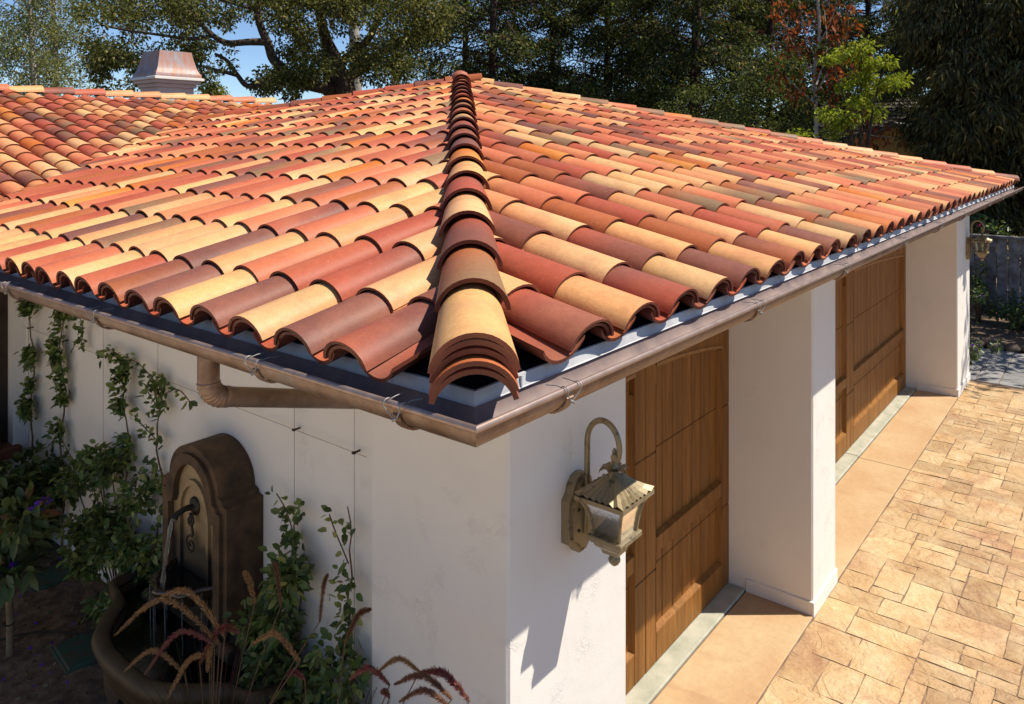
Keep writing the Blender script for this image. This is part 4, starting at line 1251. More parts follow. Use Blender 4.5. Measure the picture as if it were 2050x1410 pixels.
# ------------------------------------------------------------------ vines and bed plants by the fountain wall
rng = np.random.default_rng(21)
def vine(v, ztop, zbush, label, bush_w, bush_h, dens, lean=None, nbush=400, seed=0, twigs=()):
    r = np.random.default_rng(300 + seed)
    root = thing('climbing_vine', label, 'vine', (UW - .08, v, GZ), 'vines trained up the trellis')
    mb = MB(); zs = np.linspace(GZ - .02, ztop, 22); path = [(WX - .012 - .012*math.sin(z*9 + seed), v + .022*math.sin(z*11 + seed*2) + .012*math.sin(z*31), z) for z in zs]
    mb.tube(path, [.008 - .005*i/21 for i in range(22)], 5)
    C = []; D = []
    P = np.array(path)
    n = int(dens * 1.5 * (ztop - zbush))
    tz = r.uniform(zbush, ztop, n)
    # leaves come in tufts along the shoot
    tuft = r.uniform(zbush, ztop, max(5, int((ztop - zbush) * 24)))
    tz = tuft[r.integers(0, len(tuft), n)] + r.normal(0, .022, n); tz = np.clip(tz, zbush, ztop + .03)
    bx = np.interp(tz, P[:, 2], P[:, 0]); by = np.interp(tz, P[:, 2], P[:, 1])
    C.append(np.stack([bx - np.abs(r.normal(0, .022, n)), by + r.normal(0, .042, n), tz], 1))
    D.append(np.stack([-np.abs(r.normal(.4, .4, n)), r.normal(0, 1, n), r.normal(.05, .6, n)], 1))
    for (pts, cnt) in twigs:
        s = spline([(WX - .02, a, b) for a, b in pts], 6); mb.tube(s, .003, 4)
        q = np.array([tuple(p) for p in s]); k = r.integers(0, len(q), cnt)
        C.append(q[k] + r.normal(0, .022, (cnt, 3)) * np.array([.6, 1, 1])); D.append(np.stack([-np.abs(r.normal(.4, .3, cnt)), r.normal(0, 1, cnt), r.normal(0, .6, cnt)], 1))
    if nbush:
        k = 16; cz = r.uniform(0, 1, k) ** 1.2; cen = np.stack([UW - .11 - r.uniform(0, .12, k) * (1 - cz*.5), v + r.normal(0, .36, k) * bush_w * (1.1 - .55*cz), GZ + .10 + cz * bush_h], 1)
        c_, d_ = clumps(cen, [.10]*k, [int(nbush*1.35) // k]*k, r, .9)
        c_[:, 0] = np.minimum(c_[:, 0], UW - .012)
        C.append(c_); D.append(d_)
        for q in range(10):
            e = cen[q % k]; mb.tube(spline([(UW - .08, v + r.normal(0, .03), GZ - .01), ((UW - .08 + e[0])/2, (v + e[1])/2 + r.normal(0, .04), (GZ + e[2])/2), tuple(e)], 5), .004, 4)
    mb.build('stem', M['stem'], root)
    C = np.concatenate(C); D = np.concatenate(D)
    foliage('leaves', C, D, r.uniform(.030, .062, len(C)), [(.10,.15,.038), (.165,.21,.055), (.06,.09,.025), (.24,.25,.08)], [4, 3, 3, 1], root, 'leafglossy', .55, .15, r)
vine(6.50, 2.52, 1.30, 'leafy vine nearest the brick window sill, climbing to the gutter', .3, .3, 520, seed=1, nbush=300, twigs=[([(6.5, 2.48), (6.35, 2.52), (6.2, 2.45)], 70)])
vine(5.95, 2.50, 1.30, 'thin vine climbing above the grey socket box to the gutter', .2, .3, 380, seed=2, nbush=0, twigs=[([(5.95, 2.30), (5.75, 2.36), (5.6, 2.28), (5.62, 2.15)], 70), ([(5.95, 1.45), (5.78, 1.36), (5.55, 1.32), (5.35, 1.16)], 50), ([(6.0, 2.45), (6.2, 2.42), (6.35, 2.30)], 60)])
vine(4.98, 2.16, 1.50, 'vine with a drooping top shoot and a bushy foot left of the fountain', 1.05, .8, 330, seed=3, nbush=2200, twigs=[([(5.0, 2.14), (4.85, 2.17), (4.62, 2.10), (4.5, 1.98)], 60), ([(4.98, 2.15), (5.15, 2.18), (5.35, 2.14)], 36), ([(4.98, 1.4), (4.75, 1.52), (4.62, 1.50), (4.58, 1.58)], 40)])
vine(4.56, 2.13, 1.25, 'sparse young vine climbing just left of the fountain back', .5, .5, 90, seed=4, nbush=650, twigs=[([(4.56, 2.0), (4.45, 2.06), (4.32, 2.10), (4.2, 2.06)], 16), ([(4.56, 1.75), (4.74, 1.80), (4.86, 1.84)], 20), ([(4.56, 1.95), (4.66, 2.0), (4.72, 2.04)], 14)])
vine(3.20, 1.78, 1.35, 'bushy vine with a loose top shoot right of the fountain', .34, .80, 110, seed=5, nbush=1700, twigs=[([(3.2, 1.6), (3.28, 1.72), (3.36, 1.78)], 18), ([(3.2, 1.45), (3.3, 1.50), (3.38, 1.46)], 16)])
vine(2.80, 1.86, 1.2, 'slim vine beside the corner pilaster', .35, .55, 75, seed=6, nbush=700, twigs=[([(2.8, 1.62), (2.9, 1.74), (2.94, 1.80)], 12)])

def shrub(name, label, cat, base, w, h, n, pal, wts, size, seed, flowers=None, k=18, ratio=.5, stems=8, group=None):
    r = np.random.default_rng(seed); b = np.array(base)
    root = thing(name, label, cat, base, group)
    cen = np.stack([r.normal(0, .42, k)*w, r.normal(0, .42, k)*w, r.uniform(.2, 1, k)*h*(1 - .0)], 1) + b
    mb = MB()
    for q in range(stems):
        e = cen[q % k]; mid = (b + e)/2 + r.normal(0, .04*w, 3)
        mb.tube(spline([tuple(b + r.normal(0, .02, 3)*np.array([1,1,0])), tuple(mid), tuple(e)], 4), [.012*h + .004]*4 + [.006]*5, 5)
    mb.build('stem', M['stem'], root)
    C, D = clumps(cen, r.uniform(.18, .32, k)*w, [n // k]*k, r, .85)
    foliage('leaves', C, D, r.uniform(size*.7, size*1.3, len(C)), pal, wts, root, 'leafglossy', ratio, .15, r)
    if flowers:
        col, m, fs = flowers
        i = r.integers(0, len(C), m); o = C[i] + unit(C[i] - b) * .03
        for p in range(1):
            CC = np.repeat(o, 5, 0); DD = unit(r.normal(size=(m*5, 3)) + np.array([0, 0, .5]))
            V, F = leaf_quads(CC, DD, fs, .8, rng=r)
            link('flowers', np_mesh('flowers', V, F, M['leaf'], leaf_cols(m*5, [col], [1], .3, r)), root)
    return root
shrub('shrub', 'dense dark green shrub under the brick window sill', 'shrub', (1.86, 6.30, GZ), .62, .75, 3600, GREEN, [4, 1, 5, .3], .075, 41, k=26)
# small standard tree with purple flowers
sr = np.random.default_rng(77)
pt_ = thing('flowering_tree', 'slim young tree with purple flowers tied to a pale stem', 'tree', (1.545, 5.05, GZ))
MB().tube(spline([(1.545, 5.05, GZ - .03), (1.55, 5.06, .85), (1.535, 5.07, 1.05), (1.54, 5.08, 1.3)], 5), .019, 9).build('trunk', M['trunkpale'], pt_)
for z in (.80, 1.02): MB().tube([(1.545 + .024*math.cos(a), 5.06 + .024*math.sin(a), z) for a in np.linspace(0, 6.28, 13)], .004, 5).build('plant_tie', M['iron'], pt_)
cen = np.array([(1.50, 5.15, 1.30), (1.56, 4.95, 1.42), (1.45, 5.25, 1.45), (1.60, 5.2, 1.15), (1.52, 5.0, 1.12), (1.44, 5.1, 1.2), (1.62, 5.05, 1.30), (1.5, 5.3, 1.2)])
C, D = clumps(cen, [.13]*8, [80]*8, sr, .9)
foliage('crown', C, D, sr.uniform(.06, .12, len(C)), [(.07,.10,.03), (.12,.15,.045), (.04,.06,.02), (.2,.09,.04)], [4, 3, 2, .5], pt_, 'leafglossy', .45, .2, sr)
i = sr.integers(0, len(C), 16); V, F = leaf_quads(np.repeat(C[i], 6, 0), unit(sr.normal(size=(96, 3))), .035, .9, rng=sr)
link('flowers', np_mesh('flowers', V, F, M['leaf'], leaf_cols(96, [(.12,.03,.5), (.2,.06,.6)], [1, 1], .3, sr)), pt_)
# fallen petals, grit and leaf litter on the bed
m = 420; C = np.stack([sr.uniform(1.2, 2.1, m), sr.uniform(4.3, 6.2, m), np.full(m, GZ + .012)], 1); D = unit(np.stack([sr.normal(size=m), sr.normal(size=m), sr.normal(size=m)*.25], 1))
pal = [(.13,.04,.5), (.10,.06,.03), (.20,.13,.07), (.3,.27,.2), (.06,.08,.03)]
V, F = leaf_quads(C, D, sr.uniform(.012, .032, m), .8, rng=sr)
link('leaf_litter', np_mesh('leaf_litter', V, F, M['leaf'], leaf_cols(m, pal, [2, 5, 4, 1, 2], .3, sr)), None, label='fallen petals, grit and dry leaves on the garden bed', cat='litter', kind='stuff')
for q in range(9):
    a = (sr.uniform(1.4, 2.05), sr.uniform(4.4, 6.1))
gl = thing('ground_cover', 'low green seedling clump on bare soil beside the basin', 'plant', (1.98, 5.0, GZ))
C, D = clumps([(1.98, 5.05, GZ + .03), (2.02, 4.9, GZ + .04), (1.95, 4.85, GZ + .02)], [.07]*3, [50]*3, sr, .5)
foliage('leaves', C, D, sr.uniform(.02, .045, len(C)), GREEN, [3, 3, 2, 1], gl, 'leafglossy', .6, .1, sr)
mb = MB(); mb.tube(spline([(1.25, 5.3, GZ + .012), (1.7, 5.12, GZ + .018), (1.95, 4.6, GZ + .012), (1.8, 4.4, GZ + .01)], 6), .007, 6)
tag(mb.build('irrigation_hose', M['iron']), 'thin black irrigation hose lying across the soil', 'hose')

# purple fountain grass in front of the wall
def fgrass(label, base, n, plumes, seed):
    r = np.random.default_rng(seed); b = np.array(base)
    root = thing('fountain_grass', label, 'grass', base, 'clumps of purple fountain grass')
    V = []; F = []; Cc = []
    for k in range(n):
        a = r.uniform(0, 2*math.pi); d = np.array([math.cos(a), math.sin(a), 0]); L = r.uniform(.35, .75); out = r.uniform(.25, .8)
        o = len(V); c = np.array([(.05,.018,.02), (.03,.03,.014), (.09,.025,.03), (.045,.05,.02)][r.integers(0, 4)]) * r.uniform(.7, 1.3)
        w = r.uniform(.003, .006); s = np.array([-d[1], d[0], 0])
        for t in np.linspace(0, 1, 6):
            p = b + d*(out*L*t**1.3 + .03) + np.array([0, 0, L*(t*1.05 - .45*out*t**2.6)]); ww = w*(1 - t*.85)
            V += [p - s*ww, p + s*ww]; Cc += [c, c]
        for i in range(5): F.append((o+2*i, o+2*i+1, o+2*i+3, o+2*i+2))
    link('blades', np_mesh('blades', V, F, M['leaf'], np.array(Cc)), root)
    for (p0, p1, p2, w, col) in plumes:
        # stalk, then a bristly arching plume from p1 over to p2
        P0, P1, P2 = (np.array(q) for q in (p0, p1, p2))
        mid = (P1 + P2)/2 + np.array([0, 0, .22*np.linalg.norm(P2 - P1)])
        s = spline([tuple(P1), tuple(mid), tuple(P2)], 12); S = np.array([tuple(q) for q in s])
        mb = MB(); mb.tube(spline([tuple(P0), tuple((P0*.4 + P1*.6) + np.array([0, 0, .04])), tuple(P1)], 6), .0022, 4); mb.tube(s, .004, 5)
        st = mb.build('stalk', M['stem'], root)
        m = 1500; t = r.uniform(0, 1, m); i = np.clip((t*(len(S)-1)).astype(int), 0, len(S)-2); f = t*(len(S)-1) - i
        C = S[i]*(1 - f[:, None]) + S[i+1]*f[:, None]; T = unit(S[i+1] - S[i])
        D = unit(unit(r.normal(size=(m, 3)))*.85 + T*1.0); sz = w*.72*np.sqrt(np.clip(np.sin(np.pi*np.clip(t*.93 + .07, 0, 1)), .08, 1))*r.uniform(.7, 1.25, m)
        Vq, Fq = leaf_quads(C, D, sz, .09, rng=r)
        link('plume', np_mesh('plume', Vq, Fq, M['plume'], leaf_cols(m, [col, tuple(x*1.35 for x in col), (.30,.20,.11)], [3, 2, 1], .3, r)), root)
tanp, redp, dark = (.40,.235,.12), (.25,.075,.085), (.23,.11,.08)
def W(px, py, u):
    k = (px - 1155)/1511.217; c, s = math.cos(TH), math.sin(TH); r = Vector((c + k*s, s - k*c, (283.473 - py)/1511.217)); t = u / r.x
    return (u, r.y*t, CAMZ + r.z*t)
g1 = W(470, 1450, 1.62); g1 = (1.66, 3.12, GZ)
fgrass('purple fountain grass clump arching its plumes over the fountain basin', g1, 300, [
    (g1, W(450, 1275, 1.60), W(308, 1205, 1.56), .030, tanp), (g1, W(440, 1290, 1.60), W(230, 1272, 1.52), .030, tanp), (g1, W(400, 1330, 1.58), W(480, 1266, 1.60), .030, redp),
    (g1, W(430, 1290, 1.57), W(290, 1350, 1.50), .026, redp), (g1, W(420, 1310, 1.6), W(335, 1400, 1.52), .026, tanp), (g1, W(510, 1210, 1.75), W(488, 1145, 1.75), .026, tanp),
    (g1, W(562, 1215, 1.80), W(548, 1125, 1.80), .022, dark), (g1, W(600, 1325, 1.66), W(505, 1290, 1.66), .026, tanp), (g1, W(370, 1350, 1.56), W(248, 1345, 1.50), .024, tanp),
    (g1, W(640, 1245, 1.80), W(656, 1150, 1.80), .022, dark), (g1, W(425, 1285, 1.6), W(415, 1345, 1.58), .024, tanp)], 51)
g2 = (1.72, 2.46, GZ)
fgrass('purple fountain grass clump in front of the corner pilaster', g2, 320, [
    (g2, W(690, 1290, 1.80), W(742, 1220, 1.84), .026, dark), (g2, W(780, 1372, 1.72), W(700, 1360, 1.72), .024, redp), (g2, W(840, 1345, 1.80), W(757, 1345, 1.78), .022, tanp),
    (g2, W(940, 1405, 1.84), W(838, 1348, 1.80), .030, redp), (g2, W(905, 1400, 1.78), W(790, 1370, 1.74), .026, dark), (g2, W(900, 1415, 1.74), W(800, 1405, 1.70), .024, dark),
    (g2, W(610, 1360, 1.70), W(575, 1350, 1.66), .022, redp), (g2, W(780, 1398, 1.7), W(765, 1385, 1.70), .02, redp)], 52)
wp = thing('leafy_plant', 'broad leaved green plant between the fountain and the grass', 'plant', (1.98, 3.05, GZ))
C, D = clumps([(1.95, 3.12, 1.0), (1.9, 3.0, .92), (1.98, 2.92, 1.05), (1.92, 3.1, .88)], [.09]*4, [22]*4, sr, .9)
foliage('leaves', C, D, sr.uniform(.07, .11, len(C)), GREEN, [3, 4, 1, 1], wp, 'leafglossy', .5, .1, sr)
mb = MB()
for c_ in ((1.95, 3.2, 1.02), (1.9, 3.05, .95), (1.98, 2.95, 1.05)): mb.tube(spline([(1.98, 3.05, GZ), ((1.98 + c_[0])/2, (3.05 + c_[1])/2, .85), c_], 4), .005, 5)
mb.build('stem', M['stem'], wp)

# ------------------------------------------------------------------ far side: fence, rocks, plants
fen = thing('wooden_fence', 'weathered grey board fence behind the far end of the garage', 'fence', (16.8, 1.0, 0))
y = -3.0; fr = random.Random(9)
while y < 9:
    w = fr.uniform(.19, .22)
    MB().box((16.80, y, .05), (16.822, y + w - .016, 1.60 + fr.uniform(-.01, .01)), .003).build('plank', M['fence'], fen)
    y += w
MB().box((16.75, -3, 1.60), (16.87, 9, 1.655), .005).build('top_rail', M['fence'], fen)
MB().box((16.755, -3, .16), (16.799, 9, .26), .005).build('bottom_rail', M['fence'], fen)
MB().box((16.823, -3, 1.25), (16.86, 9, 1.34), .005).build('back_rail', M['fence'], fen)
for q in range(14):
    r = np.random.default_rng(500 + q); c = (14.48 + .10*r.normal(), .55 + .17*q + .04*r.normal(), .03); s = r.uniform(.09, .16)
    bm = bmesh.new(); bmesh.ops.create_icosphere(bm, subdivisions=2, radius=1)
    ph = r.uniform(0, 6, 6)
    for v in bm.verts:
        k = 1 + .14*math.sin(3*v.co.x + ph[0]) + .12*math.sin(4*v.co.y + ph[1]) + .1*math.sin(5*v.co.z + ph[2])
        v.co = Vector((v.co.x*s*1.25*k, v.co.y*s*k, v.co.z*s*.62*k))
    me = bpy.data.meshes.new('rock'); bm.to_mesh(me); bm.free(); me.materials.append(M['rock'])
    me.polygons.foreach_set('use_smooth', [True]*len(me.polygons))
    o = link('rock', me, None, label='rounded brown rock edging the flower bed beyond the grey path', cat='rock', group='rocks edging the flower bed'); o.location = c; o.rotation_euler.z = r.uniform(0, 3)
shrub('flowering_shrub', 'low shrub with violet flowers at the foot of the far pier', 'shrub', (12.62, 2.05, 0), .40, .52, 700, GREEN, [3, 1, 5, .3], .06, 61, ((.18,.05,.42), 26, .035))
shrub('flowering_shrub', 'dark bed shrub with violet flowers in front of the fence', 'shrub', (15.1, 2.55, 0), .7, .8, 1200, GREEN, [3, 1, 5, .3], .07, 62, ((.22,.06,.45), 20, .05))
shrub('bed_plant', 'upright leafy plant growing up against the fence boards', 'plant', (16.45, 2.35, 0), .45, 1.15, 420, GREEN, [3, 2, 3, .5], .08, 63, None, 12)
shrub('bed_plant', 'low dark plant at the bottom rail of the fence', 'plant', (16.2, 1.5, 0), .7, .5, 900, GREEN, [2, 1, 5, .3], .08, 64)
shrub('hedge_bush', 'sunlit bush with pink blooms showing above the fence', 'shrub', (18.2, 2.55, 0), 1.1, 2.2, 2600, [(.08,.12,.03), (.2,.24,.05), (.04,.06,.02)], [3, 2, 2], .11, 65, ((.5,.08,.16), 40, .08))

# neighbour's house
nb = thing('neighbour_house', 'ochre gabled house with shingle roof half hidden by trees', 'house', (24, 5.2, 0))
gv, gz, gu = 5.35, 4.05, 23.0
mb = MB(); mb.prism([(gv - 2.6, 0), (gv + 2.6, 0), (gv + 2.6, gz - 1.35), (gv, gz - .1), (gv - 2.6, gz - 1.35)], lambda p, d: (d, p[0], p[1]), gu, gu + 6); mb.build('wall', M['yellow'], nb)
for s in (-1, 1):
    sl = MB(); a = (gv, gz); b = (gv + s*3.0, gz - 1.50)
    sl.prism([a, b, (b[0], b[1] - .08), (a[0], a[1] - .09)], lambda p, d: (d, p[0], p[1]), gu - .35, gu + 6.3)
    rp = sl.build('roof', M['shingle'], nb)
    for q in range(14):
        t = q/14; y0, z0 = gv + s*3.0*t, gz - 1.5*t; y1, z1 = gv + s*3.0*(t + 1/14), gz - 1.5*(t + 1/14)
        mb = MB(); mb.add([(gu - .36, y0, z0 + .004), (gu + 6.3, y0, z0 + .004), (gu + 6.3, y1, z1 + .03), (gu - .36, y1, z1 + .03), (gu + 6.3, y1, z1), (gu - .36, y1, z1)], [(0,1,2,3), (3,2,4,5)]); mb.build('shingle_course', M['shingle'], rp)
# its main roof, higher, running across behind
mb = MB(); mb.prism([(gu + 4, 3.4), (gu + 9, 5.2), (gu + 14, 3.4)], lambda p, d: (p[0], d, p[1]), gv - 4, gv + 6.5); mr = mb.build('main_roof', M['shingle'], nb)
for q in range(12):
    t = q/12; u0_, z0 = gu + 4 + 5*t, 3.4 + 1.8*t
    mb = MB(); mb.add([(u0_, gv - 4, z0 + .045), (u0_, gv + 6.5, z0 + .045), (u0_ + 5/12, gv + 6.5, z0 + .155), (u0_ + 5/12, gv - 4, z0 + .155), (u0_, gv - 4, z0), (u0_, gv + 6.5, z0)], [(0,1,2,3), (4,5,1,0)]); mb.build('shingle_course', M['shingle'], mr)
mb = MB(); mb.box((gu + 5, gv - 3.6, 0), (gu + 13, gv + 6, 3.45)); mb.build('wall', M['yellow'], nb)

# ------------------------------------------------------------------ trees
def crown(name, root, cen, rad, per, size, pal, wts, seed, flat=.75, shell=.45, ratio=.55, droop=.2, mat='leaf'):
    r = np.random.default_rng(seed)
    C, D = clumps(cen, rad, per, r, flat, shell)
    return foliage(name, C, D, r.uniform(size*.65, size*1.3, len(C)), pal, wts, root, mat, ratio, droop, r, .25)

# live oak behind the garage: grey limbs reaching left, leaf clumps with sky between
oak_b = at(690, 420, 18.5); oak_b.z = 0
oak = thing('oak_tree', 'spreading live oak with bare twisting limbs behind the roof ridge', 'tree', tuple(oak_b))
D0 = 18.5
mb = MB(); ends = []
def L_(pts, r0, r1):
    sp = limb(mb, [at(x, y, d) for x, y, d in pts], r0, r1); ends.append(sp); return sp
mb.tube([tuple(oak_b), tuple(at(693, 190, D0)), tuple(at(684, 150, D0))], [.34, .26, .24], 10)
L_([(684, 152, 18.5), (672, 118, 18.4), (652, 75, 18.3), (640, 20, 18.2), (636, -60, 18.0)], .20, .09)
L_([(680, 128, 18.5), (705, 108, 18.3), (738, 78, 18.2), (756, 38, 18.2), (775, -20, 18.4)], .13, .06)
L_([(692, 155, 18.5), (722, 140, 18.8), (760, 108, 19), (805, 80, 19.2), (862, 48, 19.2), (930, 20, 19)], .15, .06)
L_([(660, 190, 18.8), (655, 110, 19), (645, 40, 19.3)], .16, .10)
L_([(672, 180, 18.5), (620, 170, 18), (575, 150, 17.6), (566, 138, 17.5), (546, 118, 17.4), (536, 88, 17.3), (522, 55, 17.2), (514, 15, 17.2), (520, -30, 17.2)], .16, .07)
L_([(538, 84, 17.3), (500, 84, 17.1), (455, 86, 17), (425, 70, 16.9), (395, 40, 16.8), (370, 15, 16.8)], .10, .04)
L_([(620, 172, 18), (560, 160, 17.6), (525, 168, 17.4), (495, 172, 17.3), (475, 150, 17.2), (455, 122, 17.1), (430, 108, 17)], .10, .035)
L_([(478, 152, 17.2), (440, 142, 17), (400, 132, 16.9), (360, 125, 16.8)], .05, .02)
L_([(425, 72, 16.9), (380, 78, 16.8), (320, 70, 16.7), (250, 60, 16.6), (200, 50, 16.6)], .05, .02)
L_([(516, 20, 17.2), (460, 5, 17), (400, -20, 17)], .05, .02)
mb.build('trunk', M['bark'], oak)
r = np.random.default_rng(91); cen = []; rad = []; per = []
def cl(x, y, d, rr, n):
    p = at(x, y, d); cen.append(tuple(p)); rad.append(rr); per.append(n)
for (x0, x1, y0, y1, n, rr, m) in ((160, 420, 20, 130, 34, .42, 130), (180, 330, -30, 40, 18, .5, 130), (330, 560, -40, 45, 30, .5, 140), (190, 300, 110, 175, 16, .28, 90), (370, 470, 85, 140, 9, .22, 60), (360, 470, 130, 185, 8, .2, 50),
                                   (560, 660, -30, 60, 22, .5, 150), (560, 650, 60, 175, 26, .38, 130), (500, 600, 150, 195, 14, .28, 90), (640, 860, -40, 60, 46, .55, 150), (690, 830, 60, 140, 22, .38, 110), (720, 840, 110, 165, 14, .34, 100), (830, 900, 0, 70, 12, .4, 110), (440, 560, -10, 60, 8, .25, 60)):
    for q in range(n): cl(r.uniform(x0, x1), r.uniform(y0, y1), r.uniform(16.2, 19.6), rr*r.uniform(.7, 1.2), int(m*r.uniform(.7, 1.3)))
per = [int(p_*1.75) for p_ in per]
crown('crown', oak, cen, rad, per, .082, OAK, [4, 3, 3, 1.2], 92, .8)

# pale airy trees at the left
for (x, d, sd, lab) in ((66, 23, 1, 'pale green airy tree with a white stem at the photo left edge'), (112, 25, 2, 'second pale airy tree with a thin white stem, nearer the oak')):
    b = at(x, 400, d); b.z = 0; t_ = thing('birch_tree', lab, 'tree', tuple(b), 'pale airy trees')
    mb = MB(); limb(mb, [tuple(b), tuple(at(x + 2, 180, d)), tuple(at(x - 4, 60, d)), tuple(at(x - 8, -80, d))], .11, .05)
    r = np.random.default_rng(130 + sd); cen = []; rad = []; per = []
    for q in range(26):
        y = r.uniform(-60, 170); e = at(x + r.normal(0, 55), y - 30, d + r.normal(0, .8)); o = at(x, y + 20, d)
        mb.tube([tuple(o), tuple((o + e)/2 + Vector((0, 0, .1))), tuple(e)], [.022, .014, .006], 4)
    mb.build('trunk', M['barkpale'], t_)
    for q in range(70):
        y = r.uniform(-70, 190); p = at(x + r.normal(0, 48 if sd == 1 else 36) - (25 if sd == 1 else -5), y, d + r.normal(0, 1)); cen.append(tuple(p)); rad.append(r.uniform(.35, .65)); per.append(int(r.uniform(110, 190)))
    crown('crown', t_, cen, rad, per, .10, PALE, [4, 3, 3, 1.5], 140 + sd, .9, .6, .4)

# redwoods: dark layered sprays on drooping boughs
def redwood(x, d, w, seed, lab, ytop=-120, ybot=330, boughs=60, per=560, pal=REDW, wts=(5, 3, 5, .9, .6), spread=1.0):
    b = at(x, 500, d); b.z = 0; t_ = thing('redwood_tree', lab, 'tree', tuple(b), 'tall dark trees beyond the garage')
    r = np.random.default_rng(seed); mb = MB()
    limb(mb, [tuple(b), tuple(at(x, 200, d)), tuple(at(x + 6, ytop - 40, d))], .15 if x != 1392 else .28, .10, 9)
    C = []; D = []
    for q in range(boughs):
        y = r.uniform(ytop, ybot); o = at(x, y, d); a = r.uniform(0, 2*math.pi); L = w*r.uniform(.55, 1.1)
        dv = Vector((math.cos(a), math.sin(a), 0)); e = o + dv*L + Vector((0, 0, -.12*L + r.normal(0, .15)))
        mid = o + dv*L*.5 + Vector((0, 0, .10*L))
        mb.tube([tuple(o), tuple(mid), tuple(e)], [.04, .025, .008], 4)
        t = np.sqrt(r.uniform(.02, 1, per)); P = np.array(o)[None]*((1 - t)**2)[:, None] + 2*np.array(mid)[None]*(t*(1 - t))[:, None] + np.array(e)[None]*(t**2)[:, None]
        s = np.array([-dv.y, dv.x, 0]); off_ = r.normal(0, .30*spread, per)*(1.1 - .5*t)
        P = P + s[None]*off_[:, None] + np.stack([r.normal(0, .07, per), r.normal(0, .07, per), -np.abs(r.normal(0, .20, per)) + r.normal(0, .08, per)], 1)
        C.append(P); D.append(np.array(dv)[None]*.7 + s[None]*np.sign(off_)[:, None]*.8 + r.normal(size=(per, 3))*.45 + np.array([0, 0, -.35]))
    mb.build('trunk', M['barkred'], t_)
    C = np.concatenate(C); D = np.concatenate(D)
    thin = pal is CON
    if thin: D = D * np.array([.7, .7, 1]) + np.array([0, 0, -.6])
    foliage('crown', C, D, r.uniform(.075, .155, len(C)) * (1.3 if thin else 1), pal, wts, t_, 'leaf', .26 if thin else .42, .25, r, .3)
redwood(985, 24, 3.0, 201, 'dark redwood right of the roof peak', boughs=64)
redwood(1215, 26, 3.2, 202, 'dark redwood in the middle of the tree line', boughs=74)
redwood(1392, 23, 3.0, 203, 'dark redwood with a thick visible trunk over the far hip', boughs=74)
redwood(1540, 27, 3.0, 204, 'dark redwood behind the rust leaved maple', boughs=64)
redwood(1735, 30, 3.2, 205, 'black green conifer between the maple and the fence tree', boughs=70)
redwood(1105, 30, 3.2, 206, 'farther redwood showing between two nearer ones', boughs=60)
redwood(930, 31, 3.0, 207, 'far dark tree just right of the roof peak, behind the redwoods', boughs=60)
redwood(1300, 32, 3.4, 208, 'far dark tree filling the gap left of the thick redwood trunk', boughs=80)
redwood(1465, 31, 3.2, 209, 'far dark tree right of the thick redwood trunk', boughs=80)
redwood(1640, 33, 3.4, 210, 'far dark tree directly behind the rust maple', boughs=80)
redwood(1800, 34, 3.2, 211, 'far dark tree behind the lime green tree', boughs=70)
# broad green underwood along the boundary, one bush after another
for i, (x, y, d, w, h, n, sd) in enumerate(((1500, 262, 19, 1.5, 1.1, 2600, 1), (1580, 235, 18.5, 1.5, 1.5, 3200, 2), (1420, 250, 20, 1.5, .9, 2000, 3), (1330, 240, 21, 1.5, .8, 1800, 4), (1220, 222, 22, 1.6, .8, 1800, 5))):
    p = at(x, y, d); base = (p.x, p.y, 0)
    r = np.random.default_rng(700 + sd); t_ = thing('boundary_bush', ['bushy green tree left of the maple trunk', 'tall green bush around the maple trunk', 'green bush low behind the middle of the far hip', 'olive bush behind the far hip near the redwood trunk', 'small dark bush nearest the roof peak'][i], 'bush', base, 'bushes along the boundary')
    mb = MB(); limb(mb, [base, (p.x, p.y, p.z*.5), (p.x + .1, p.y, p.z + .3)], .09, .03); mb.build('trunk', M['bark'], t_)
    k = 26; n = int(n*1.7); cen = np.stack([p.x + r.normal(0, .5, k)*w, p.y + r.normal(0, .5, k)*w, p.z - 1.0 + r.uniform(0, 1, k)*(h + 1.2)], 1)
    crown('crown', t_, cen, r.uniform(.3, .55, k), [n // k]*k, .088, [(.065,.075,.022), (.10,.12,.035), (.03,.042,.014), (.17,.18,.05)], [4, 3, 3, 1.2], 720 + sd)
# rust-leaved maple
p = at(1634, 420, 17.5); p.z = 0; mp = thing('maple_tree', 'slender maple with sparse rust red leaves and grey trunk', 'tree', tuple(p))
mb = MB(); r = np.random.default_rng(811)
limb(mb, [tuple(p), tuple(at(1634, 250, 17.5)), tuple(at(1630, 150, 17.4)), tuple(at(1640, 60, 17.4)), tuple(at(1632, -60, 17.4))], .06, .03)
tw = []
for (pts) in ([(1632, 190), (1660, 140), (1690, 90), (1700, 30)], [(1634, 230), (1668, 190), (1700, 150), (1730, 120)], [(1630, 150), (1600, 110), (1575, 60), (1560, 10)], [(1634, 210), (1600, 180), (1570, 150)], [(1638, 90), (1665, 40), (1680, -20)], [(1636, 250), (1680, 235), (1720, 225), (1740, 250)], [(1634, 120), (1610, 60), (1600, 0)], [(1690, 240), (1740, 270), (1790, 275)], [(1634, 170), (1655, 100), (1650, 20)]):
    sp = limb(mb, [tuple(at(a, b, 17.4 + r.normal(0, .2))) for a, b in pts], .025, .006, 5); tw += [np.array(tuple(q)) for q in sp[4:]]
mb.build('trunk', M['barkpale'], mp)
tw = np.array(tw); i = r.integers(0, len(tw), 900); C = tw[i] + r.normal(0, .16, (900, 3)); D = r.normal(size=(900, 3)) + np.array([0, 0, -.8])
foliage('crown', C, D, r.uniform(.10, .19, 900), [(.26,.065,.022), (.20,.045,.018), (.34,.12,.04), (.10,.04,.02)], [4, 3, 2, 2], mp, 'leaf', .6, .3, r)
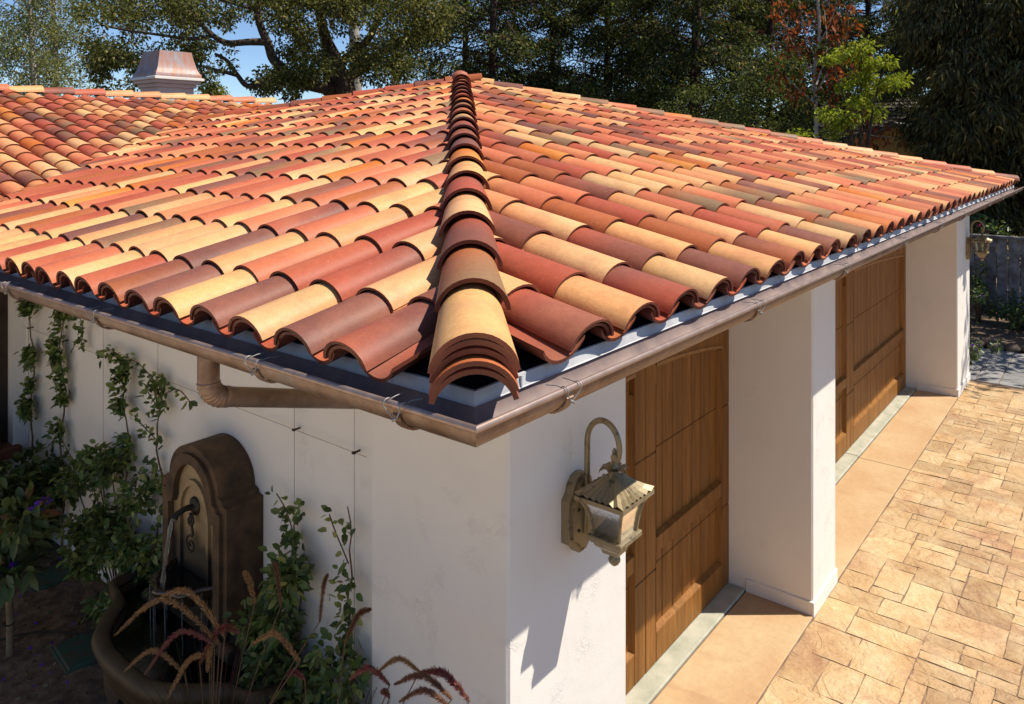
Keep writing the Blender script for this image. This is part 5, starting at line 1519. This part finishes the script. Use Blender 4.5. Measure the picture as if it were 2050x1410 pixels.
# lime-green small tree
p = at(1725, 300, 15.1); p.z = 0; lt = thing('lime_tree', 'bright yellow green small tree beside the rust maple', 'tree', tuple(p))
mb = MB(); cen = []; rad = []; per = []
for q, (x, y) in enumerate([(1660, 120), (1690, 105), (1720, 115), (1745, 130), (1775, 125), (1790, 165), (1765, 170), (1740, 185), (1715, 160), (1690, 175), (1720, 205), (1700, 235), (1680, 250), (1665, 265), (1750, 225), (1735, 150), (1655, 230), (1600, 275), (1540, 285), (1800, 160), (1725, 95), (1705, 205)]):
    e = at(x, y, 15 + .3*math.sin(q)); cen.append(tuple(e)); rad.append(.18 + .07*(q % 3)); per.append(190)
    if q % 2 == 0: limb(mb, [tuple(p + Vector((0, 0, 2.2))), tuple((p + Vector((0, 0, 3.4)) + e)/2), tuple(e)], .03, .008, 5)
limb(mb, [tuple(p), tuple(p + Vector((.05, 0, 1.5))), tuple(p + Vector((0, .1, 3.0)))], .07, .04)
mb.build('trunk', M['bark'], lt)
crown('crown', lt, cen, rad, per, .085, [(.22,.26,.022), (.33,.36,.04), (.14,.18,.02)], [3, 3, 2], 821, .6, .6, .5)
# yellowish bush beside the chimney
p = at(425, 260, 20); p.z = 0; yb = thing('golden_bush', 'yellow green bush top just right of the chimney', 'bush', tuple(p))
mb = MB(); limb(mb, [tuple(p), tuple(at(424, 220, 20)), tuple(at(422, 180, 20))], .08, .03); mb.build('trunk', M['bark'], yb)
cen = [tuple(at(x, y, 20 + .2*k)) for k, (x, y) in enumerate([(412, 182), (425, 172), (436, 180), (420, 190), (432, 192), (444, 188), (418, 200)])]
crown('crown', yb, cen, [.22]*7, [150]*7, .08, [(.20,.20,.035), (.27,.25,.05), (.11,.13,.03)], [3, 2, 2], 831)
# grey dead trunks beyond the oak
for (x0, x1, yt, d, rr, lab) in ((712, 706, -30, 23, .22, 'straight grey trunk behind the oak fork'), (792, 806, 80, 21.5, .17, 'leaning bleached grey trunk right of the oak')):
    b = at(x0 - 6, 420, d); b.z = 0; t_ = thing('bare_trunk', lab, 'tree', tuple(b), 'bare grey trunks')
    mb = MB(); limb(mb, [tuple(b), tuple(at(x0, 170, d)), tuple(at((x0 + x1)/2, (170 + yt)/2, d)), tuple(at(x1, yt, d))], rr, rr*.6, 9); mb.build('trunk', M['barkpale'], t_)
# big dark drooping conifer over the fence
redwood(1955, 17.8, 1.7, 301, 'big dark drooping conifer over the fence at the far right', -140, 430, 130, 560, CON, (4, 3, 4, 1, 1), .9)
redwood(2075, 17.4, 1.9, 302, 'dark conifer cut by the right edge of the photo', -140, 430, 100, 520, CON, (4, 3, 4, 1, 1), .9)
redwood(1875, 25.5, 2.0, 303, 'dark conifer behind the ochre gable', -140, 330, 70, 480, CON, (4, 3, 5, .6, .6), .9)
# the tree that shades the path and fence stands beyond the right edge of the view
p = Vector((19.2, -1.7, 0)); sh = thing('shade_tree', 'leafy shade tree standing beyond the fence, over the grey path', 'tree', tuple(p))
mb = MB(); r = np.random.default_rng(901); cen = []
for q in range(46):
    e = Vector((18.4 + r.normal(0, 1.5), -2.0 + r.normal(0, 1.5), 5.6 + r.normal(0, 1.0))); cen.append(tuple(e))
    if q % 3 == 0: limb(mb, [tuple(p + Vector((0, 0, 3))), tuple((p + Vector((0, 0, 4.2)) + e)/2), tuple(e)], .06, .015, 5)
limb(mb, [tuple(p), tuple(p + Vector((.1, 0, 1.8))), tuple(p + Vector((0, 0, 3.6)))], .2, .14); mb.build('trunk', M['bark'], sh)
crown('crown', sh, cen, r.uniform(.5, .8, 46), [170]*46, .16, GREEN, [4, 3, 2, 1], 902)
